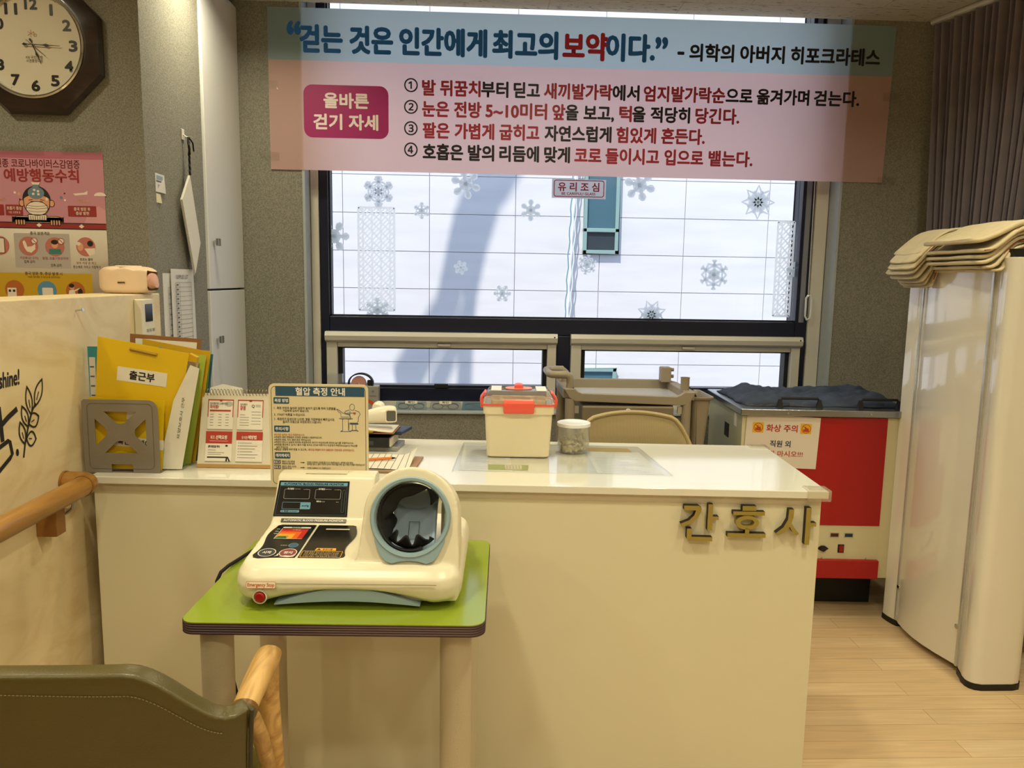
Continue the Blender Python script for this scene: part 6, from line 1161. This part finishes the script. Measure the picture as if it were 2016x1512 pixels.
for x, z, s_ in ((-.985, 2.22, 1), (-.985, 1.90, 1), (1.955, 2.24, -1), (1.96, 1.85, -1)):
    q = MB(M.Translation((-.483, -3.742, -2.20)) @ FRONT(0, 3.742, 0)); q.grid(10, 6, lambda u, v: (x-.045+.09*u, z-.02+.04*v, .0022+.0012*math.sin(9*u+5*v)), TAPE); q.build('clear_tape', bn_, fixn=False)

# snowflakes and signs on the glass
SNOW = mat('snow_silver', '#b4bfc4', .5, trans=.85, sub=hexc('#f0f4f6')); GY = 3.9035
def flake(x, z, r, kind, lab, rot=0.0, clip=None):
    q = MB(); k6 = 6 if kind != 3 else 8
    def arm(pts, w, a, h): c, s_ = math.cos(a), math.sin(a); q.line([(p[0]*c-p[1]*s_, p[0]*s_+p[1]*c) for p in pts], w, SNOW, h)
    def poly(P, a, h): c, s_ = math.cos(a), math.sin(a); q.flat([(x_*c-y_*s_, x_*s_+y_*c) for x_, y_ in P], SNOW, h)
    h = [0]
    def H(): h[0] += 1e-5; return h[0]
    arm0 = arm
    def arm(pts, w, a, h): arm0(pts, w*(1.3 if kind in (0, 3, 4) else 1.05), a, h)
    for k in range(k6):
        a = R(rot)+2*PI*k/k6
        if kind == 0:      # branched arms with ring of diamonds
            arm([(0, 0), (0, r)], r*.13, a, H())
            for t_, l in ((.62, .26), (.8, .2)): arm([(0, r*t_), (r*l, r*(t_+l*.75))], r*.11, a, H()); arm([(0, r*t_), (-r*l, r*(t_+l*.75))], r*.11, a, H())
            arm([(0, r*.18), (r*.2, r*.42), (0, r*.64), (-r*.2, r*.42), (0, r*.18)], r*.08, a, H()); arm([(-r*.33, r*.58), (0, r*.62), (r*.33, r*.58)], r*.09, a, H())
        elif kind == 1:    # stubby fern arms on a solid disc
            arm([(0, 0), (0, r)], r*.2, a, H())
            for t_, l in ((.5, .32), (.72, .26), (.9, .16)): arm([(0, r*t_), (r*l, r*(t_+l*.45))], r*.13, a, H()); arm([(0, r*t_), (-r*l, r*(t_+l*.45))], r*.13, a, H())
        elif kind == 2:    # wide paddles
            arm([(0, 0), (0, r*.9)], r*.22, a, H()); poly([(-r*.2, r*.55), (0, r*.45), (r*.2, r*.55), (r*.26, r*.8), (r*.1, r), (-r*.1, r), (-r*.26, r*.8)], a, H())
        elif kind == 3:    # eight open petals
            arm([(0, r*.15), (r*.17, r*.62), (0, r), (-r*.17, r*.62), (0, r*.15)], r*.11, a, H()); arm([(0, 0), (0, r*.6)], r*.09, a, H())
            arm([(0, 0), (0, r*.72)], r*.08, a+PI/k6, H())
        else:              # star plate with round holes and arrow tips
            arm([(-r*.32, r*.55), (0, r*.82), (r*.32, r*.55)], r*.12, a, H()); arm([(-r*.32, r*.55), (r*.32, r*.55)], r*.10, a, H()); arm([(0, r*.7), (0, r)], r*.12, a+PI/6, H()); arm([(-r*.14, r*.98), (0, r*.78), (r*.14, r*.98)], r*.1, a+PI/6, H()); arm([(0, 0), (0, r*.75)], r*.16, a+PI/6, H())
    if kind in (1, 2, 4): q.flat(ell(0, 0, r*(.38 if kind != 2 else .45), n=24), SNOW, H())
    if kind == 0: q.outline(ell(0, 0, r*.2, n=18), r*.08, SNOW, H())
    me = q.mesh('snowflake_sticker', 180, fixn=False)
    if clip:
        bm = bmesh.new(); bm.from_mesh(me)
        for (cx, cy), (nx, ny) in clip: bmesh.ops.bisect_plane(bm, geom=bm.verts[:]+bm.edges[:]+bm.faces[:], plane_co=(cx-x, cy-z, 0), plane_no=(nx, ny, 0), clear_outer=True)
        bm.to_mesh(me); bm.free()
    o = bpy.data.objects.new('snowflake_sticker', me); COL.objects.link(o); o.matrix_world = FRONT(x, GY, z); tag(o, lab, 'sticker', 'snowflake stickers on the window glass'); return o
CB = [((0, 1.1575), (0, -1))]; CL = [((-.742, 0), (-1, 0))]; CRr = [((1.605, 0), (1, 0))]
flake(-.503, 1.767, .076, 0, 'large lacy silver snowflake at the upper left of the window glass')
flake(-.074, 1.813, .074, 2, 'snowflake with paddle arms half under the banner, above the blue shadow', 12)
flake(-.291, 1.679, .040, 1, 'small dense snowflake right below the large lacy one')
flake(-.724, 1.547, .076, 2, 'snowflake cut by the left edge of the window frame', 30, CL)
flake(.25, 1.692, .053, 2, 'paddle armed snowflake left of the glass warning sign')
flake(-.096, 1.404, .036, 1, 'small pale snowflake stuck over the blue tree shadow', 15)
flake(.114, 1.278, .043, 1, 'round feathery snowflake near the bottom, right of the tree shadow', 30)
flake(-.512, 1.187, .060, 1, 'feathery snowflake cut by the transom at lower left', 0, CB)
flake(.792, 1.824, .078, 2, 'solid snowflake half under the banner, right of the teal facade window', 15)
flake(1.395, 1.754, .082, 3, 'big open petalled snowflake at the upper right of the glass', 0)
flake(.539, 1.429, .050, 4, 'ring shaped snowflake just below the teal facade window', 20)
flake(1.189, 1.389, .076, 4, 'large star plate snowflake with round holes, right of centre', 30)
flake(1.613, 1.407, .055, 2, 'snowflake cut by the right edge of the window frame', 10, CRr)
flake(.877, 1.182, .074, 3, 'heart petalled snowflake cut by the transom below centre right', 22, CB)
SGW = mat('sign_white', '#e8e9e9', .45, trans=.75, sub=hexc('#e8e8ea')); SGR = mat('glass_sign_red', '#a3273a', .5)
q = MB(FRONT(.488, GY, 1.797)); q.prism([(-.135, -.042), (.135, -.044), (.135, .050), (-.135, .050)], 0, .001, SGW); P = rrect(-.126, -.036, .126, .046, .012); q.outline(P, .004, SGR, .0013); q.text('유 리 조 심', -.104, .100, -.008, .034, SGR, .0014, .025); q.text('BE CAREFUL! GLASS', -.086, .082, -.026, -.014, SGR, .0014, .02, 'l')
tag(q.build('glass_warning_sign', ang=180, fixn=False), 'white sign with red Korean letters stuck on the window glass below the banner', 'sign')
# reflection of a lit lattice in the glass, painted as translucent white strips
LAT = mat('reflection_white', '#fbf7ea', .6, trans=.94, sub=(1, 1, .97))
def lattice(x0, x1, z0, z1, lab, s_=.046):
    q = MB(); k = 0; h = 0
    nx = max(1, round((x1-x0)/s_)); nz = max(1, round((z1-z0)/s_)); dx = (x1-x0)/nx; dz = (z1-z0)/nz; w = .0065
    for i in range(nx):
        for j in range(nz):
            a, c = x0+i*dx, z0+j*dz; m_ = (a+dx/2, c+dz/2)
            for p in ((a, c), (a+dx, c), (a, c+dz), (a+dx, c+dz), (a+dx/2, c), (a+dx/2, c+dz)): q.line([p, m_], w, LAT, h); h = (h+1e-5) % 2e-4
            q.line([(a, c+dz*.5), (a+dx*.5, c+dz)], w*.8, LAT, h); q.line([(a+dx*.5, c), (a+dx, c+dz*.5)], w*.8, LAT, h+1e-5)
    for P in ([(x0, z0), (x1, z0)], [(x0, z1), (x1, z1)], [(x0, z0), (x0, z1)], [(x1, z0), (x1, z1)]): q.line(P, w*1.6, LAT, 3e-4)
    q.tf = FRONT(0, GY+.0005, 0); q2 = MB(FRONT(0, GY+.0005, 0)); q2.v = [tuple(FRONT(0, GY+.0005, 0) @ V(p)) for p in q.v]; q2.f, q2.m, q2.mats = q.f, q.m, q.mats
    return tag(q2.build('lattice_reflection', ang=180, fixn=False), lab, 'window film')  # no real film: the strips are the painted lattice reflection
lattice(-.603, -.426, 1.185, 1.69, 'painted lattice reflection at the left of the window glass, built as white strips'); lattice(1.505, 1.590, 1.185, 1.66, 'narrow painted lattice reflection at the right of the window glass, built as white strips')
# blind chain
bc = thing('blind_chain', 'thin white blind chain with a clear tension clip on the right window trim', 'blind chain', (1.66, 3.84, 1.2)); q = parts(bc); q.tube([(1.645, 3.835, 2.5), (1.65, 3.835, 1.8), (1.654, 3.835, 1.29)], .0022, mat('chain_white', '#c9cbc8', .4), 6); q.build('cord', bc)
q = parts(bc); q.tube([(1.641, 3.825, 1.28), (1.641, 3.825, 1.19), (1.650, 3.825, 1.172), (1.664, 3.825, 1.178), (1.668, 3.825, 1.20), (1.668, 3.825, 1.275), (1.660, 3.825, 1.292), (1.648, 3.825, 1.292)], .0055, mat('clip_clear', '#d5dbdc', .15), 8, closed=True); q.build('tension_clip', bc)

# sill objects: tape dispenser and reading glasses
GSL = mat('dispenser_grey', '#9b9a95', .4); ROLL = mat('tape_roll_pink', '#c98f85', .5); ORI = mat('orange_mark', '#d4572b', .4)
td = thing('tape_dispenser', 'grey tape dispenser with a pinkish roll on the window sill', 'tape dispenser', (-.57, 3.795, .7005)); q = MB(); q.box(-.085, .078, -.025, .03, 0, .118, GSL); q.build('housing', td, bevel=.005)
q = MB(FRONT(.0, -.0255, 0)); q.flat([(.022, .014), (.022, .052)]+ell(.022, .014, .04, .038, 12, 90, 0)[1:]+[(.050, .014)]+ell(.022, .014, .024, .022, 10, 0, 90), ORI, .0005); q.flat(ell(.05, .092, .007, .005, 12), mat('mark_grey', '#7b7a76', .5), .0005); q.text('TAPE', .037, .064, .066, .074, mat('mark_grey', '#7b7a76', .5), .0006, .03, 'l') if False else q.flat([(.035, .067), (.066, .067), (.066, .072), (.035, .072)], mat('mark_grey', '#7b7a76', .5), .0005); q.build('mark', td)
q = MB(FRONT(-.012, 0, .118)); q.ring(ell(0, .012, .062, .050, 40), ell(0, .012, .056, .044, 40), -.018, .018, BLK); q.build('cover_hoop', td)
q = MB(FRONT(-.022, 0, .118)); q.ring(ell(0, .010, .036, .036, 32), ell(0, .010, .005, .005, 32), -.012, .012, ROLL); q.build('tape_roll', td)
q = MB(); q.box(.02, .05, -.012, .012, .118, .145, BLK); q.build('cutter', td, bevel=.004)
q = MB(); q.box(-.036, .036, -.02, .02, 0, .175, clear('clear_box', (.93, .94, .94), .12, milk=.15)); o = tag(q.build('clear_case', loc=(-.705, 3.79, .7005), bevel=.004), 'small clear plastic case on the sill left of the tape dispenser', 'case')
PCH = [clear('pouch_blue', (.75, .84, .90), .14, milk=.25, milkcol=(.55, .66, .74), rough=.12), clear('pouch_grey', (.82, .85, .88), .14, milk=.25, milkcol=(.62, .66, .70), rough=.12), clear('pouch_deep', (.55, .70, .85), .14, milk=.4, milkcol=(.30, .48, .62), rough=.12)]
for k, (x, lab, tx) in enumerate(((-.335, 'spectacles in a clear pouch with a white tag, nearest the tape dispenser', '확인㉮'), (-.165, 'spectacles in a clear pouch with a white tag, middle of the three on the sill', '확인㉯'), (-.005, 'blue pouch with spectacles on the sill, half behind the cream box', None))):
    pc_ = thing('spectacles_pouch', lab, 'spectacles', (x, 3.785, .7005)); q = MB(fr((0, 0, 0), (1, 0, 0), (0, .55, 1))); q.prism([(-.078, 0), (.078, 0), (.076, .042), (-.074, .044)], -.004, .004, PCH[k]); q.build('pouch', pc_, bevel=.002)
    q = MB(fr((0, 0, 0), (1, 0, 0), (0, .55, 1))); 
    for s_ in (-1, 1): q.tube([(s_*.038+.026*math.cos(a), .018+.014*math.sin(a), 0) for a in [2*PI*i/18 for i in range(18)]], .0016, BLK, 6, closed=True)
    q.tube([(-.064, .024, 0), (-.055, .034, 0), (0, .036, .001), (.055, .034, 0), (.066, .022, 0)], .0016, BLK, 6); q.tube([(-.012, .02, 0), (0, .024, 0), (.012, .02, 0)], .0014, BLK, 6); q.build('spectacles', pc_)
    if tx: q = MB(fr((0, 0, 0), (1, 0, 0), (0, .55, 1))); q.prism([(-.03, .030), (.03, .030), (.03, .045), (-.03, .045)], .0042, .005, PAPW); q.text('확인', -.016, .016, .032, .043, BLK, .0053, .02); q.build('tag', pc_)

# repeats share a group
for o in list(S.objects):
    if o.parent: continue
    base = o.name.split('.')[0]
    if base == 'folder': o['group'] = 'file folders in the grey bookend'
    elif base == 'spectacles_pouch': o['group'] = 'spectacles pouches on the window sill'
    elif base == 'tape_strip': o['group'] = 'clear tape strips on the pink poster'
    elif base == 'lattice_reflection': o['group'] = 'painted lattice reflections on the window glass'
